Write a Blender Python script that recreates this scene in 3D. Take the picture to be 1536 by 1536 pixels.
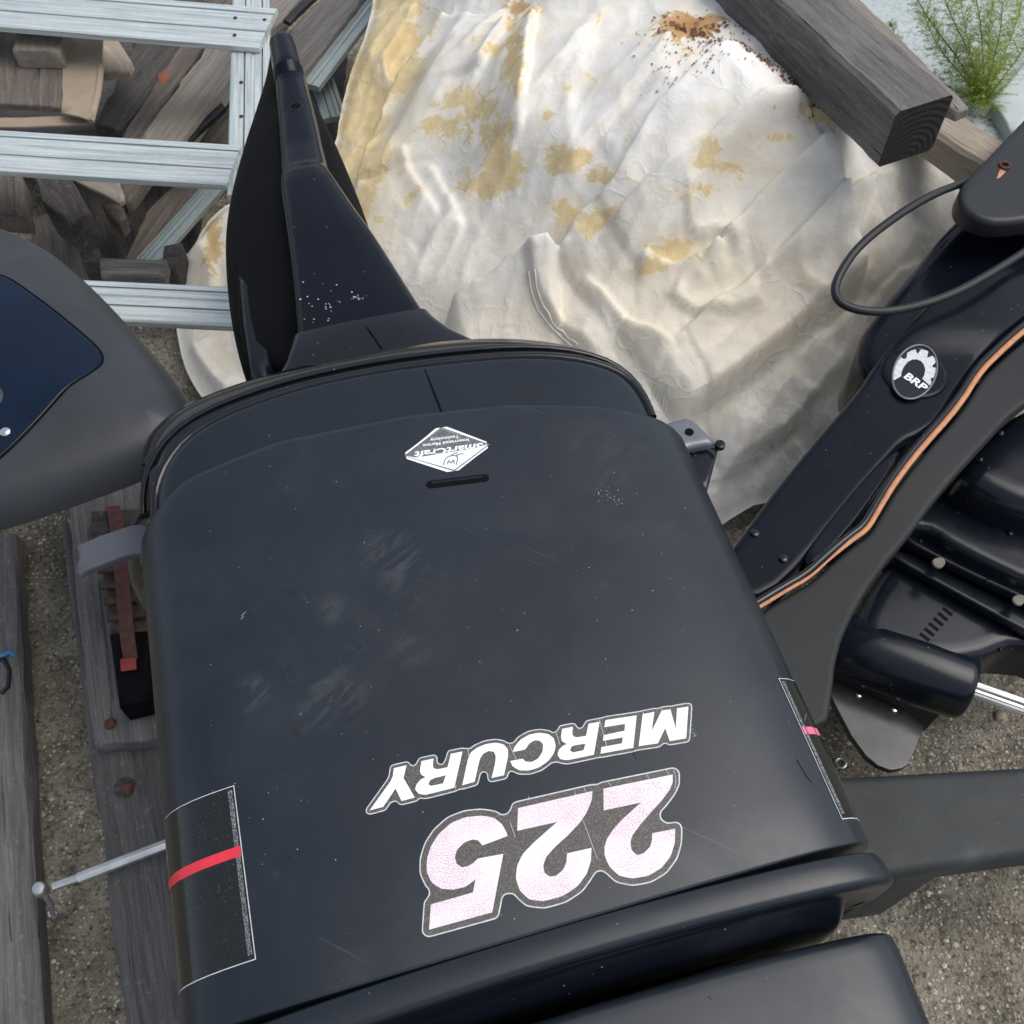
import bpy, bmesh, math, random
import numpy as np
from mathutils import Vector, Matrix
from mathutils.geometry import delaunay_2d_cdt

for o in list(bpy.data.objects): bpy.data.objects.remove(o)
scene = bpy.context.scene
COL = scene.collection

# ------------------------------------------------------------------ camera
CAM_H, PITCH, FOV = 1.6, math.radians(57), math.radians(54)
cam = bpy.data.cameras.new('camera'); camo = bpy.data.objects.new('camera', cam); COL.objects.link(camo)
camo.location = (0, 0, CAM_H); camo.rotation_euler = (math.pi/2 - PITCH, 0, 0)
cam.sensor_width = 36; cam.angle = FOV; cam.clip_start = .02; cam.clip_end = 500
cam.dof.use_dof = True; cam.dof.focus_distance = .86; cam.dof.aperture_fstop = 24
scene.camera = camo

# ------------------------------------------------------------------ sky, sun, exposure
SUN_EL, SUN_AZ = math.radians(62), math.radians(88)      # azimuth clockwise from +y
w = bpy.data.worlds.new('World'); scene.world = w; w.use_nodes = True
nt = w.node_tree; nt.nodes.clear()
sky = nt.nodes.new('ShaderNodeTexSky'); sky.sky_type = 'NISHITA'; sky.sun_disc = False
sky.sun_elevation = SUN_EL; sky.sun_rotation = SUN_AZ; sky.dust_density = 2.5; sky.air_density = 1.0; sky.ozone_density = 1.0
hs = nt.nodes.new('ShaderNodeHueSaturation'); hs.inputs['Saturation'].default_value = .55
bg = nt.nodes.new('ShaderNodeBackground'); bg.inputs['Strength'].default_value = .15
wo = nt.nodes.new('ShaderNodeOutputWorld')
nt.links.new(sky.outputs[0], hs.inputs['Color']); nt.links.new(hs.outputs[0], bg.inputs[0]); nt.links.new(bg.outputs[0], wo.inputs[0])
sl = bpy.data.lights.new('sun', 'SUN'); sl.energy = 1.15; sl.angle = math.radians(45); sl.color = (1, .97, .92)
so = bpy.data.objects.new('sun', sl); COL.objects.link(so)
sd_ = Vector((math.sin(SUN_AZ)*math.cos(SUN_EL), math.cos(SUN_AZ)*math.cos(SUN_EL), math.sin(SUN_EL)))
so.rotation_euler = (-sd_).to_track_quat('-Z', 'Y').to_euler(); so.location = (4, 0, 6)
vs = scene.view_settings; vs.view_transform = 'Standard'; vs.look = 'None'; vs.exposure = .45; vs.gamma = 1; vs.use_curve_mapping = False

# ------------------------------------------------------------------ measuring helpers
FP = 768/math.tan(FOV/2)
_f = np.array([0, math.cos(PITCH), -math.sin(PITCH)]); _d = np.array([0, -math.sin(PITCH), -math.cos(PITCH)]); _C = np.array([0, 0, CAM_H])
def at(px, py, z):
    """place on the level z where the photograph shows (px, py)"""
    v = _f + np.array([1., 0, 0])*(px-768)/FP + _d*(py-768)/FP
    return _C + v*((z-CAM_H)/v[2])
def photo_xy(P):
    q = np.asarray(P) - _C; dd = q@_f
    return 768+FP*q[..., 0]/dd, 768+FP*(q@_d)/dd
def scale_at(px, py, z): return float((at(px, py, z)-_C)@_f)/FP       # metres per pixel
rng = np.random.default_rng(7); random.seed(7)

def vnoise(x, y, seed=0):
    xi, yi = np.floor(x).astype(int), np.floor(y).astype(int); fx, fy = x-xi, y-yi
    fx = fx*fx*fx*(fx*(fx*6-15)+10); fy = fy*fy*fy*(fy*(fy*6-15)+10)
    def h(a, b):
        n = (a*374761393 + b*668265263 + seed*974634777) & 0x7fffffff
        n = ((n ^ (n >> 13))*1274126177) & 0x7fffffff
        return ((n ^ (n >> 16)) & 0xffff)/65535.
    return (h(xi, yi)*(1-fx)+h(xi+1, yi)*fx)*(1-fy)+(h(xi, yi+1)*(1-fx)+h(xi+1, yi+1)*fx)*fy
def fbm(x, y, oct=4, seed=0):
    s, a, t = 0, 1, 0
    for k in range(oct): s = s+a*vnoise(x*2**k, y*2**k, seed+k); t += a; a *= .5
    return s/t
def inside(P, poly):
    P = np.asarray(P, float); x, y = P[:, 0], P[:, 1]; c = np.zeros(len(P), bool); q = np.asarray(poly, float)[:, :2]
    for (x0, y0), (x1, y1) in zip(q, np.roll(q, -1, 0)):
        k = ((y0 > y) != (y1 > y)); c ^= k & (x < (x1-x0)*(y-y0)/((y1-y0) if y1 != y0 else 1e-12)+x0)
    return c
def dist_poly(P, poly, closed=True, signed=False):
    """distance (and nearest point) of points to a polyline"""
    P = np.asarray(P, float)[:, :2]; q = np.asarray(poly, float)[:, :2]; n = len(q)
    best = np.full(len(P), 1e9); near = np.zeros_like(P); sg = np.ones(len(P)); par = np.zeros(len(P))
    for i in range(n if closed else n-1):
        a, b = q[i], q[(i+1) % n]; ab = b-a; L = max(ab@ab, 1e-18)
        t = np.clip(((P-a)@ab)/L, 0, 1); c = a+t[:, None]*ab; dd = np.hypot(*(P-c).T); k = dd < best
        best = np.where(k, dd, best); near[k] = c[k]; par = np.where(k, i+t, par)
        s = np.sign(ab[0]*(P[:, 1]-a[1])-ab[1]*(P[:, 0]-a[0])); sg = np.where(k, s, sg)
    if signed: return best*sg, near, par/max(n-1, 1)
    return best, near
def resample(poly, step, closed=True):
    q = np.asarray(poly, float); out = []; n = len(q)
    for i in range(n if closed else n-1):
        a, b = q[i], q[(i+1) % n]; m = max(1, int(math.ceil(np.linalg.norm((b-a)[:2])/step)))
        for k in range(m): out.append(a+(b-a)*k/m)
    if not closed: out.append(q[-1])
    return np.array(out)
def smooth(poly, n=2, closed=True):
    q = np.asarray(poly, float)
    for _ in range(n):                                                 # Chaikin corner cutting
        if closed: nx = np.roll(q, -1, 0); q = np.stack([q*.75+nx*.25, q*.25+nx*.75], 1).reshape(-1, q.shape[1])
        else:
            a = q[:-1]*.75+q[1:]*.25; b = q[:-1]*.25+q[1:]*.75
            q = np.vstack([q[:1], np.stack([a, b], 1).reshape(-1, q.shape[1]), q[-1:]])
    return q
def px_poly(pts, z):
    """photo outline -> outline lying at height z (a number, or a third value on each point)"""
    return np.array([at(p[0], p[1], p[2] if len(p) > 2 else z) for p in pts])

# ------------------------------------------------------------------ object helpers
def tag(o, label, cat, group=None):
    o['label'] = label; o['category'] = cat
    if group: o['group'] = group
    return o
def kind(o, k): o['kind'] = k; return o
def empty(name, loc=(0, 0, 0), rz=0):
    o = bpy.data.objects.new(name, None); COL.objects.link(o); o.location = loc; o.rotation_euler = (0, 0, rz); o.empty_display_size = .1
    return o
def mesh_obj(name, V, Fc, mat=None, parent=None, origin=None, rz=0, smooth_=True, angle=35):
    V = np.asarray(V, float)
    if origin is None:
        origin = V.mean(0) if parent is None else np.zeros(3)
    origin = np.asarray(origin, float)
    c, s = math.cos(-rz), math.sin(-rz); W = V-origin; L = W.copy(); L[:, 0] = W[:, 0]*c-W[:, 1]*s; L[:, 1] = W[:, 0]*s+W[:, 1]*c
    me = bpy.data.meshes.new(name); me.from_pydata(L.tolist(), [], [list(map(int, f)) for f in Fc]); me.validate(); 
    bm = bmesh.new(); bm.from_mesh(me); bmesh.ops.recalc_face_normals(bm, faces=bm.faces); bm.to_mesh(me); bm.free()
    if smooth_:
        me.shade_smooth(); me.set_sharp_from_angle(angle=math.radians(angle))
    o = bpy.data.objects.new(name, me); COL.objects.link(o); o.location = origin; o.rotation_euler = (0, 0, rz)
    if mat: me.materials.append(mat)
    if parent: o.parent = parent; o.matrix_parent_inverse = Matrix.Translation(parent.location).inverted() if parent.rotation_euler.z == 0 else (Matrix.Translation(parent.location) @ Matrix.Rotation(parent.rotation_euler.z, 4, 'Z')).inverted()
    return o
def flat_tris(poly, holes=(), step=None):
    """triangles filling a flat outline (with holes); returns 2-D points, triangles"""
    loops = [np.asarray(poly, float)[:, :2]]+[np.asarray(h, float)[:, :2] for h in holes]
    pts, ed = [], []
    for L in loops:
        b = len(pts); pts += L.tolist(); ed += [(b+i, b+(i+1) % len(L)) for i in range(len(L))]
    if step:
        lo, hi = loops[0].min(0), loops[0].max(0)
        g = np.stack(np.meshgrid(np.arange(lo[0]+step/2, hi[0], step), np.arange(lo[1]+step/2, hi[1], step)), -1).reshape(-1, 2)
        if len(g):
            k = inside(g, loops[0])
            for h in loops[1:]: k &= ~inside(g, h)
            g = g[k]
            for L in loops:
                if len(g): g = g[dist_poly(g, L)[0] > step*.35]
            pts += g.tolist()
    vo, eo, fo, *_ = delaunay_2d_cdt([Vector(p) for p in pts], ed, [], 0, 1e-9)
    V = np.array([tuple(v) for v in vo]); T = np.array([list(f) for f in fo])
    c = V[T].mean(1); k = inside(c, loops[0])
    for h in loops[1:]: k &= ~inside(c, h)
    return V, T[k]
def puff(name, outline, mat, parent=None, er=.01, crown=0., depth=.05, step=.02, grain=None, rough_edge=0., zf=None, top=None, draft=0., res=None):
    """solid with a given plan outline (x, y, z): rounded edge er, domed by crown, walls going down depth.
    top(x, y, d) adds relief to the upper face (d = distance from the edge)."""
    O = np.asarray(outline, float); O = resample(O, res or step)
    if rough_edge: O[:, :2] += rng.normal(0, rough_edge, (len(O), 2))
    if zf is None:
        if np.ptp(O[:, 2]) < 1e-9: z0 = O[0, 2]; zf = lambda x, y: np.full(np.shape(x), z0)
        else:
            M = np.c_[O[:, :2], np.ones(len(O))]; cf = np.linalg.lstsq(M, O[:, 2], rcond=None)[0]; zf = lambda x, y: cf[0]*x+cf[1]*y+cf[2]
    area = .5*np.sum(O[:, 0]*np.roll(O[:, 1], -1)-np.roll(O[:, 0], -1)*O[:, 1])
    if area < 0: O = O[::-1]
    nx = np.roll(O, -1, 0)-np.roll(O, 1, 0); n = np.c_[-nx[:, 1], nx[:, 0]]; n /= np.maximum(np.linalg.norm(n, axis=1), 1e-9)[:, None]
    pts = O[:, :2].tolist(); ed = [(i, (i+1) % len(O)) for i in range(len(O))]; NB = len(O)
    ex = []
    for q in (.12, .35, .65, 1.0, 1.5):
        c = O[:, :2]+n*er*q; dd, _ = dist_poly(c, O); c = c[(dd > er*q*.93) & inside(c, O)]; ex.append(c)
    lo, hi = O[:, :2].min(0), O[:, :2].max(0)
    g = np.stack(np.meshgrid(np.arange(lo[0], hi[0], step), np.arange(lo[1], hi[1], step)), -1).reshape(-1, 2)+rng.uniform(-.1, .1)*step
    if len(g): g = g[inside(g, O)]
    if len(g): g = g[dist_poly(g, O)[0] > max(er*1.7, step*.5)]
    allp = np.vstack([O[:, :2]]+ex+([g] if len(g) else []))
    vo, eo, fo, *_ = delaunay_2d_cdt([Vector(p) for p in allp], ed, [], 0, 1e-9)
    V = np.array([tuple(v) for v in vo]); T = np.array([list(f) for f in fo]); T = T[inside(V[T].mean(1), O)]
    dd, _ = dist_poly(V, O); t = np.clip(dd/er, 0, 1)
    z = zf(V[:, 0], V[:, 1])+er*(np.sqrt(np.maximum(1-(1-t)**2, 0))-1)
    if crown: m = max(dd.max(), 1e-6); z = z+crown*(1-(1-np.clip(dd/m, 0, 1))**2)
    if top is not None: z = z+top(V[:, 0], V[:, 1], dd)
    V3 = np.c_[V, z]
    dO = dist_poly(O, V)[0] if False else None
    idx = [int(np.argmin(np.sum((V-p)**2, 1))) for p in O[:, :2]]
    zb = zf(O[:, 0], O[:, 1])-depth
    B = np.c_[O[:, :2]+n*draft, zb]; nv = len(V3)
    Fc = T.tolist()
    for i in range(NB):
        j = (i+1) % NB
        if idx[i] != idx[j]: Fc.append([idx[i], nv+i, nv+j, idx[j]])
    Fc.append(list(range(nv, nv+NB))[::-1])
    org = None; rz = 0
    if parent is None: org = np.array([O[:, 0].mean(), O[:, 1].mean(), zb.min()])
    if grain is not None:
        rz = grain
        if org is None: org = np.array([O[:, 0].mean(), O[:, 1].mean(), zb.min()])
    return mesh_obj(name, np.vstack([V3, B]), Fc, mat, parent, origin=org, rz=rz)
def loft(name, secs, mat, parent=None, closed=False, cap=True, angle=35):
    n = len(secs[0]); V = np.vstack(secs); Fc = []
    for i in range(len(secs)-1):
        for j in range(n if closed else n-1):
            k = (j+1) % n; Fc.append([i*n+j, i*n+k, (i+1)*n+k, (i+1)*n+j])
    if cap: Fc.append(list(range(n))[::-1]); Fc.append([(len(secs)-1)*n+j for j in range(n)])
    return mesh_obj(name, V, Fc, mat, parent, angle=angle)
def tube(name, pts, rad, mat, parent=None, n=10, cap=True, ribs=0):
    P = np.asarray(pts, float); R_ = np.broadcast_to(np.asarray(rad, float), (len(P),)); secs = []
    T = np.gradient(P, axis=0); T /= np.linalg.norm(T, axis=1)[:, None]; up = np.array([0, 0, 1.])
    for p, t, r in zip(P, T, R_):
        a = np.cross(t, up); a = a/np.linalg.norm(a) if np.linalg.norm(a) > 1e-4 else np.array([1., 0, 0]); b = np.cross(a, t)
        th = np.arange(n)*2*math.pi/n; rr = r*(1-(.12*(np.arange(n) % 2) if ribs else 0)); secs.append(p+rr[:, None]*(np.cos(th)[:, None]*a+np.sin(th)[:, None]*b) if ribs else p+r*(np.cos(th)[:, None]*a+np.sin(th)[:, None]*b))
    return loft(name, secs, mat, parent, closed=True, cap=cap, angle=25 if ribs else 50)
def disc(name, c, r, h, mat, parent=None, n=20, dome=.0, normal=(0, 0, 1), r2=None):
    """short round boss or bolt head standing on c"""
    N = Vector(normal).normalized(); q = N.to_track_quat('Z', 'Y'); secs = []
    for rr, zz in [(r, 0), (r, h*.7), (r*.93, h*.92), ((r2 or r*.75), h+dome*.6), (r*.35, h+dome)]:
        secs.append(np.array([tuple(Vector(c)+q @ Vector((rr*math.cos(a), rr*math.sin(a), zz))) for a in np.arange(n)*2*math.pi/n]))
    return loft(name, secs, mat, parent, closed=True)

# ------------------------------------------------------------------ materials
class N:
    def __init__(s, name):
        s.m = bpy.data.materials.new(name); s.m.use_nodes = True; s.t = s.m.node_tree; s.b = s.t.nodes['Principled BSDF']; s.co = None
    def n(s, t, **kw):
        x = s.t.nodes.new(t)
        for k, v in kw.items(): setattr(x, k, v)
        return x
    def l(s, a, b): s.t.links.new(a, b)
    def coord(s, scale=(1, 1, 1), obj=True, rnd=True):
        tc = s.n('ShaderNodeTexCoord'); mp = s.n('ShaderNodeMapping'); mp.inputs['Scale'].default_value = scale
        if obj: s.l(tc.outputs['Object'], mp.inputs[0])
        else:
            ge = s.n('ShaderNodeNewGeometry'); s.l(ge.outputs['Position'], mp.inputs[0])
        if rnd:
            oi = s.n('ShaderNodeObjectInfo'); mu = s.n('ShaderNodeMath', operation='MULTIPLY'); mu.inputs[1].default_value = 37.; s.l(oi.outputs['Random'], mu.inputs[0])
            cb = s.n('ShaderNodeCombineXYZ'); s.l(mu.outputs[0], cb.inputs[0]); s.l(mu.outputs[0], cb.inputs[1]); s.l(cb.outputs[0], mp.inputs['Location'])
        return mp.outputs[0]
    def noise(s, v, scale, detail=4, rough=.55, dist=0):
        x = s.n('ShaderNodeTexNoise'); x.inputs['Scale'].default_value = scale; x.inputs['Detail'].default_value = detail; x.inputs['Roughness'].default_value = rough; x.inputs['Distortion'].default_value = dist
        s.l(v, x.inputs['Vector']); return x.outputs['Fac']
    def voro(s, v, scale, feature='F1'):
        x = s.n('ShaderNodeTexVoronoi', feature=feature); x.inputs['Scale'].default_value = scale; s.l(v, x.inputs['Vector']); return x
    def ramp(s, f, stops):
        x = s.n('ShaderNodeValToRGB'); e = x.color_ramp.elements
        while len(e) < len(stops): e.new(.5)
        for q, (p, c) in zip(e, stops): q.position = p; q.color = (c if isinstance(c, tuple) else (c, c, c))+(1,) if not (isinstance(c, tuple) and len(c) == 4) else c
        s.l(f, x.inputs[0]); return x.outputs[0]
    def mix(s, f, a, b, mode='MIX'):
        x = s.n('ShaderNodeMix', data_type='RGBA', blend_type=mode)
        for i, v in ((0, f), (6, a), (7, b)):
            if isinstance(v, (int, float)): x.inputs[i].default_value = v
            elif isinstance(v, tuple): x.inputs[i].default_value = v+(1,)
            else: s.l(v, x.inputs[i])
        return x.outputs[2]
    def math(s, op, a, b=0.):
        x = s.n('ShaderNodeMath', operation=op)
        for i, v in ((0, a), (1, b)):
            if isinstance(v, (int, float)): x.inputs[i].default_value = v
            else: s.l(v, x.inputs[i])
        return x.outputs[0]
    def set(s, k, v):
        if isinstance(v, (int, float)): s.b.inputs[k].default_value = v
        elif isinstance(v, tuple): s.b.inputs[k].default_value = v+(1,)
        else: s.l(v, s.b.inputs[k])
    def bump(s, h, strength=.3, dist=.002):
        x = s.n('ShaderNodeBump'); x.inputs['Strength'].default_value = strength; x.inputs['Distance'].default_value = dist; s.l(h, x.inputs['Height']); s.l(x.outputs[0], s.b.inputs['Normal'])
    def attr(s, name):
        x = s.n('ShaderNodeAttribute', attribute_name=name); return x.outputs['Fac']

def paint(name, col, rough, speck=.5, spec=.5, smudge=.0, var=.18, speck_col=(.5, .52, .52)):
    m = N(name); c = m.coord(obj=False, rnd=False)
    lo = m.noise(c, 6, 5, .6); k = m.ramp(lo, [(.3, 1-var), (.7, 1+var)])
    base = m.mix(1, col, k, 'MULTIPLY')
    v = m.voro(c, 95); sp = m.ramp(v.outputs['Distance'], [(.0, 1.), (.055, 1.), (.075, 0.)])
    sel = m.ramp(m.noise(c, 41, 1), [(.56, 0.), (.62, 1.)]); sp = m.math('MULTIPLY', m.math('MULTIPLY', sp, sel), speck)
    if smudge:
        sm = m.ramp(m.noise(c, 9, 5, .65, .6), [(.56, 0.), (.7, 1.)]); base = m.mix(m.math('MULTIPLY', sm, smudge), base, (.14, .15, .16))
    m.set('Base Color', m.mix(sp, base, speck_col)); m.set('Specular IOR Level', spec)
    rr = m.noise(c, 14, 6, .7); r = m.ramp(rr, [(.3, max(rough-.05, .02)), (.7, rough+.07)]); m.set('Roughness', m.math('ADD', r, m.math('MULTIPLY', sp, .3)))
    m.bump(m.noise(c, 700, 2), .03, .0005)
    return m.m
M = {}
def old_paint():
    m = N('old_cowl_paint'); c = m.coord(obj=False, rnd=False)
    base = m.mix(m.ramp(m.noise(c, 3.5, 6, .62), [(.34, 0.), (.66, 1.)]), (.0075, .0115, .0175), (.0120, .0165, .0235))
    film = m.math('MULTIPLY', m.ramp(m.noise(c, 11, 8, .72, .5), [(.45, 0.), (.75, 1.)]), .30); base = m.mix(film, base, (.030, .036, .043))
    wt = m.voro(c, 38); ring = m.ramp(wt.outputs['Distance'], [(.16, 0.), (.185, 1.), (.20, 1.), (.24, 0.)]); ring = m.math('MULTIPLY', m.math('MULTIPLY', ring, m.ramp(m.noise(c, 13, 2), [(.56, 0.), (.66, 1.)])), .10); base = m.mix(ring, base, (.09, .095, .10))
    mask = None
    for (px, py, rad, st_) in SPOTS:
        p = W(*[float((at(px, py, ZU-.003)@RX)), float(at(px, py, ZU-.003)@AX), -.003]); x = m.n('ShaderNodeVectorMath', operation='DISTANCE'); m.l(c, x.inputs[0]); x.inputs[1].default_value = tuple(p)
        f = m.ramp(x.outputs['Value'], [(0., st_), (rad*.45, st_*.75), (rad, 0.)]); mask = f if mask is None else m.math('MAXIMUM', mask, f)
    m0 = m.n('ShaderNodeMapping'); m0.inputs['Rotation'].default_value = (0, 0, math.radians(-48)); m.l(c, m0.inputs[0]); mp = m.n('ShaderNodeMapping'); mp.inputs['Scale'].default_value = (26, 105, 60); m.l(m0.outputs[0], mp.inputs[0])
    wipe = m.ramp(m.noise(mp.outputs[0], 1., 3, .55, .4), [(.46, 0.), (.56, .8), (.75, 1.)]); cloud = m.ramp(m.noise(c, 60, 7, .75), [(.38, 0.), (.62, 1.)])
    sm = m.math('MULTIPLY', m.math('MULTIPLY', mask, wipe), m.math('ADD', m.math('MULTIPLY', cloud, .7), .3)); base = m.mix(sm, base, (.052, .059, .068))
    m1 = m.n('ShaderNodeMapping'); m1.inputs['Rotation'].default_value = (0, 0, math.radians(25)); m.l(c, m1.inputs[0]); mp2 = m.n('ShaderNodeMapping'); mp2.inputs['Scale'].default_value = (9, 420, 60); m.l(m1.outputs[0], mp2.inputs[0])
    hair = m.math('MULTIPLY', m.ramp(m.noise(mp2.outputs[0], 1., 2, .5), [(.70, 0.), (.76, 1.)]), m.ramp(m.noise(c, 8, 4, .6), [(.48, 0.), (.62, .22)])); base = m.mix(hair, base, (.13, .135, .14))
    v = m.voro(c, 120); sp = m.ramp(v.outputs['Distance'], [(.0, 1.), (.04, 1.), (.07, 0.)]); sel = m.ramp(m.noise(c, 47, 1), [(.57, 0.), (.62, 1.)]); sp = m.math('MULTIPLY', m.math('MULTIPLY', sp, sel), .4)
    m.set('Base Color', m.mix(sp, base, (.4, .41, .41))); m.set('Specular IOR Level', .42)
    r = m.ramp(m.noise(c, 9, 7, .7), [(.3, .27), (.7, .40)]); m.set('Roughness', m.math('ADD', m.math('ADD', r, m.math('MULTIPLY', film, .25)), m.math('MULTIPLY', sm, .2)))
    m.bump(m.math('ADD', m.math('MULTIPLY', m.noise(c, 6, 3), 6.), m.noise(c, 600, 2)), .05, .0006)
    return m.m
M['cowl2'] = paint('trim_paint', (.0085, .0125, .0185), .30, .4, .38)
M['gloss'] = paint('gloss_black', (.005, .006, .008), .09, .3, .42)
M['navyblack'] = paint('navy_black', (.0048, .0065, .0110), .18, .5, .15)
M['void'] = paint('flat_black', (.003, .003, .004), .7, .0, .1)
M['rubber'] = paint('rubber_black', (.010, .011, .012), .45, .3, .4)
M['grey'] = paint('grey_plastic', (.032, .035, .040), .42, .2, .36, .04, .25)
M['navy'] = paint('navy_gloss', (.003, .010, .025), .20, .15, .22)
M['sidegrey'] = paint('side_grey', (.017, .019, .019), .5, .15, .25)
M['beamgrey'] = paint('beam_grey', (.030, .034, .035), .55, .3, .25, .2)
M['gear'] = paint('gear_black', (.0055, .0075, .012), .20, .5, .30, .06)
M['handle'] = paint('handle_grey', (.075, .08, .095), .42, .5, .4, .2)

def metal(name, col, rough, metallic=.9, streak=0):
    m = N(name); c = m.coord((1, 1, 1)); s_ = m.coord((2, 60, 60)) if streak else c
    k = m.ramp(m.noise(s_, 3 if streak else 30, 4, .6), [(.3, .82), (.7, 1.1)]); m.set('Base Color', m.mix(1, col, k, 'MULTIPLY'))
    m.set('Metallic', metallic); m.set('Roughness', m.ramp(m.noise(c, 25, 3), [(.3, rough-.06), (.7, rough+.1)])); return m.m
M['steel'] = metal('steel', (.62, .62, .60), .28)
M['alu'] = metal('dull_alu', (.17, .185, .205), .42, .5)
M['skegmetal'] = metal('skeg_metal', (.035, .035, .036), .22, .3)
M['chrome'] = metal('chrome', (.75, .75, .73), .12, 1.)
def galvanised(name, col, dark):
    m = N(name); st = m.coord((1.2, 45, 45)); c = m.coord()
    a = m.noise(st, 4, 5, .65); sp = m.voro(c, 130).outputs['Color']
    base = m.mix(m.ramp(a, [(.35, 0.), (.62, 1.)]), dark, col); base = m.mix(.10, base, sp, 'SOFT_LIGHT')
    d = m.ramp(m.noise(c, 7, 6, .7), [(.58, 0.), (.75, 1.)]); base = m.mix(m.math('MULTIPLY', d, .25), base, (.30, .30, .27))
    m.set('Base Color', base); m.set('Metallic', .25); m.set('Roughness', .42); m.bump(a, .1, .001); return m.m
M['galv'] = galvanised('galvanised_steel', (.58, .63, .615), (.34, .38, .375))
M['galv2'] = galvanised('dull_galvanised', (.30, .34, .33), (.20, .24, .24))

def wood(name, light, dark, crack=1., tint=None, tint_amt=.4, rough=.75):
    m = N(name); g = m.coord((1.6, 26, 26)); c = m.coord()
    a = m.noise(g, 3, 7, .68, .8); fine = m.noise(m.coord((4, 190, 190)), 3, 4, .6); cr = m.noise(m.coord((1.1, 55, 55)), 2.2, 5, .6, 1.2)
    base = m.mix(m.ramp(a, [(.3, 0.), (.68, 1.)]), dark, light); base = m.mix(m.math('MULTIPLY', m.ramp(fine, [(.35, 1.), (.6, 0.)]), .45), base, tuple(x*.45 for x in dark))
    if tint: base = m.mix(m.math('MULTIPLY', m.ramp(m.noise(c, 5, 4, .6), [(.42, 0.), (.65, 1.)]), tint_amt), base, tint)
    ck = m.ramp(cr, [(.30, 1.), (.36, 0.)]); base = m.mix(m.math('MULTIPLY', ck, crack), base, (.012, .010, .009))
    sp = m.ramp(m.noise(c, 120, 3), [(.60, 0.), (.72, 1.)]); base = m.mix(m.math('MULTIPLY', sp, .18), base, (.4, .4, .38))
    oi = m.n('ShaderNodeObjectInfo'); base = m.mix(1., base, m.ramp(oi.outputs['Random'], [(0., .78), (1., 1.15)]), 'MULTIPLY')
    m.set('Base Color', base); m.set('Roughness', rough); m.set('Specular IOR Level', .25)
    h = m.math('SUBTRACT', m.math('ADD', m.math('MULTIPLY', a, .6), m.math('MULTIPLY', fine, .4)), m.math('MULTIPLY', ck, .9)); m.bump(h, .75, .003); return m.m
M['wgrey'] = wood('weathered_grey_wood', (.25, .235, .22), (.10, .09, .083))
M['wlight'] = wood('weathered_light_wood', (.33, .305, .27), (.16, .14, .12), .9, (.33, .26, .18), .4)
M['wbrown'] = wood('weathered_brown_wood', (.19, .162, .138), (.080, .065, .053), .9)
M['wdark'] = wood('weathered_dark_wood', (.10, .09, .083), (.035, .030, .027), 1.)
M['wpale'] = wood('pale_wood', (.46, .40, .32), (.30, .24, .18), .5)
M['wbeam'] = wood('old_beam_wood', (.21, .195, .185), (.075, .067, .063), 1., (.30, .29, .28), .3)
M['wboard'] = wood('skid_board_wood', (.17, .163, .157), (.075, .07, .067), .9)
def endgrain(name):
    m = N(name); c = m.coord(rnd=False); x = m.n('ShaderNodeTexWave', wave_type='RINGS', rings_direction='X'); x.inputs['Scale'].default_value = 30; x.inputs['Distortion'].default_value = 3; x.inputs['Detail'].default_value = 4; m.l(c, x.inputs['Vector'])
    b = m.mix(m.math('MULTIPLY', x.outputs['Fac'], .6), (.012, .010, .009), (.026, .022, .020)); b = m.mix(m.ramp(m.noise(c, 18, 5, .7), [(.45, 0.), (.7, .8)]), b, (.012, .010, .009))
    m.set('Base Color', b); m.set('Roughness', .85); m.bump(m.math('ADD', m.math('MULTIPLY', x.outputs['Fac'], .3), m.noise(c, 60, 6, .75)), .8, .005); return m.m
M['endgrain'] = endgrain('dark_end_grain')
def cardboard():
    m = N('cardboard'); c = m.coord(); b = m.mix(m.ramp(m.noise(c, 9, 5, .6), [(.3, 0.), (.7, 1.)]), (.25, .195, .145), (.34, .265, .195)); b = m.mix(m.math('MULTIPLY', m.ramp(m.noise(c, 60, 3), [(.5, 0.), (.7, 1.)]), .3), b, (.25, .18, .12))
    m.set('Base Color', b); m.set('Roughness', .85); m.bump(m.noise(c, 90, 4), .25, .002); return m.m
M['card'] = cardboard()
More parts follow.
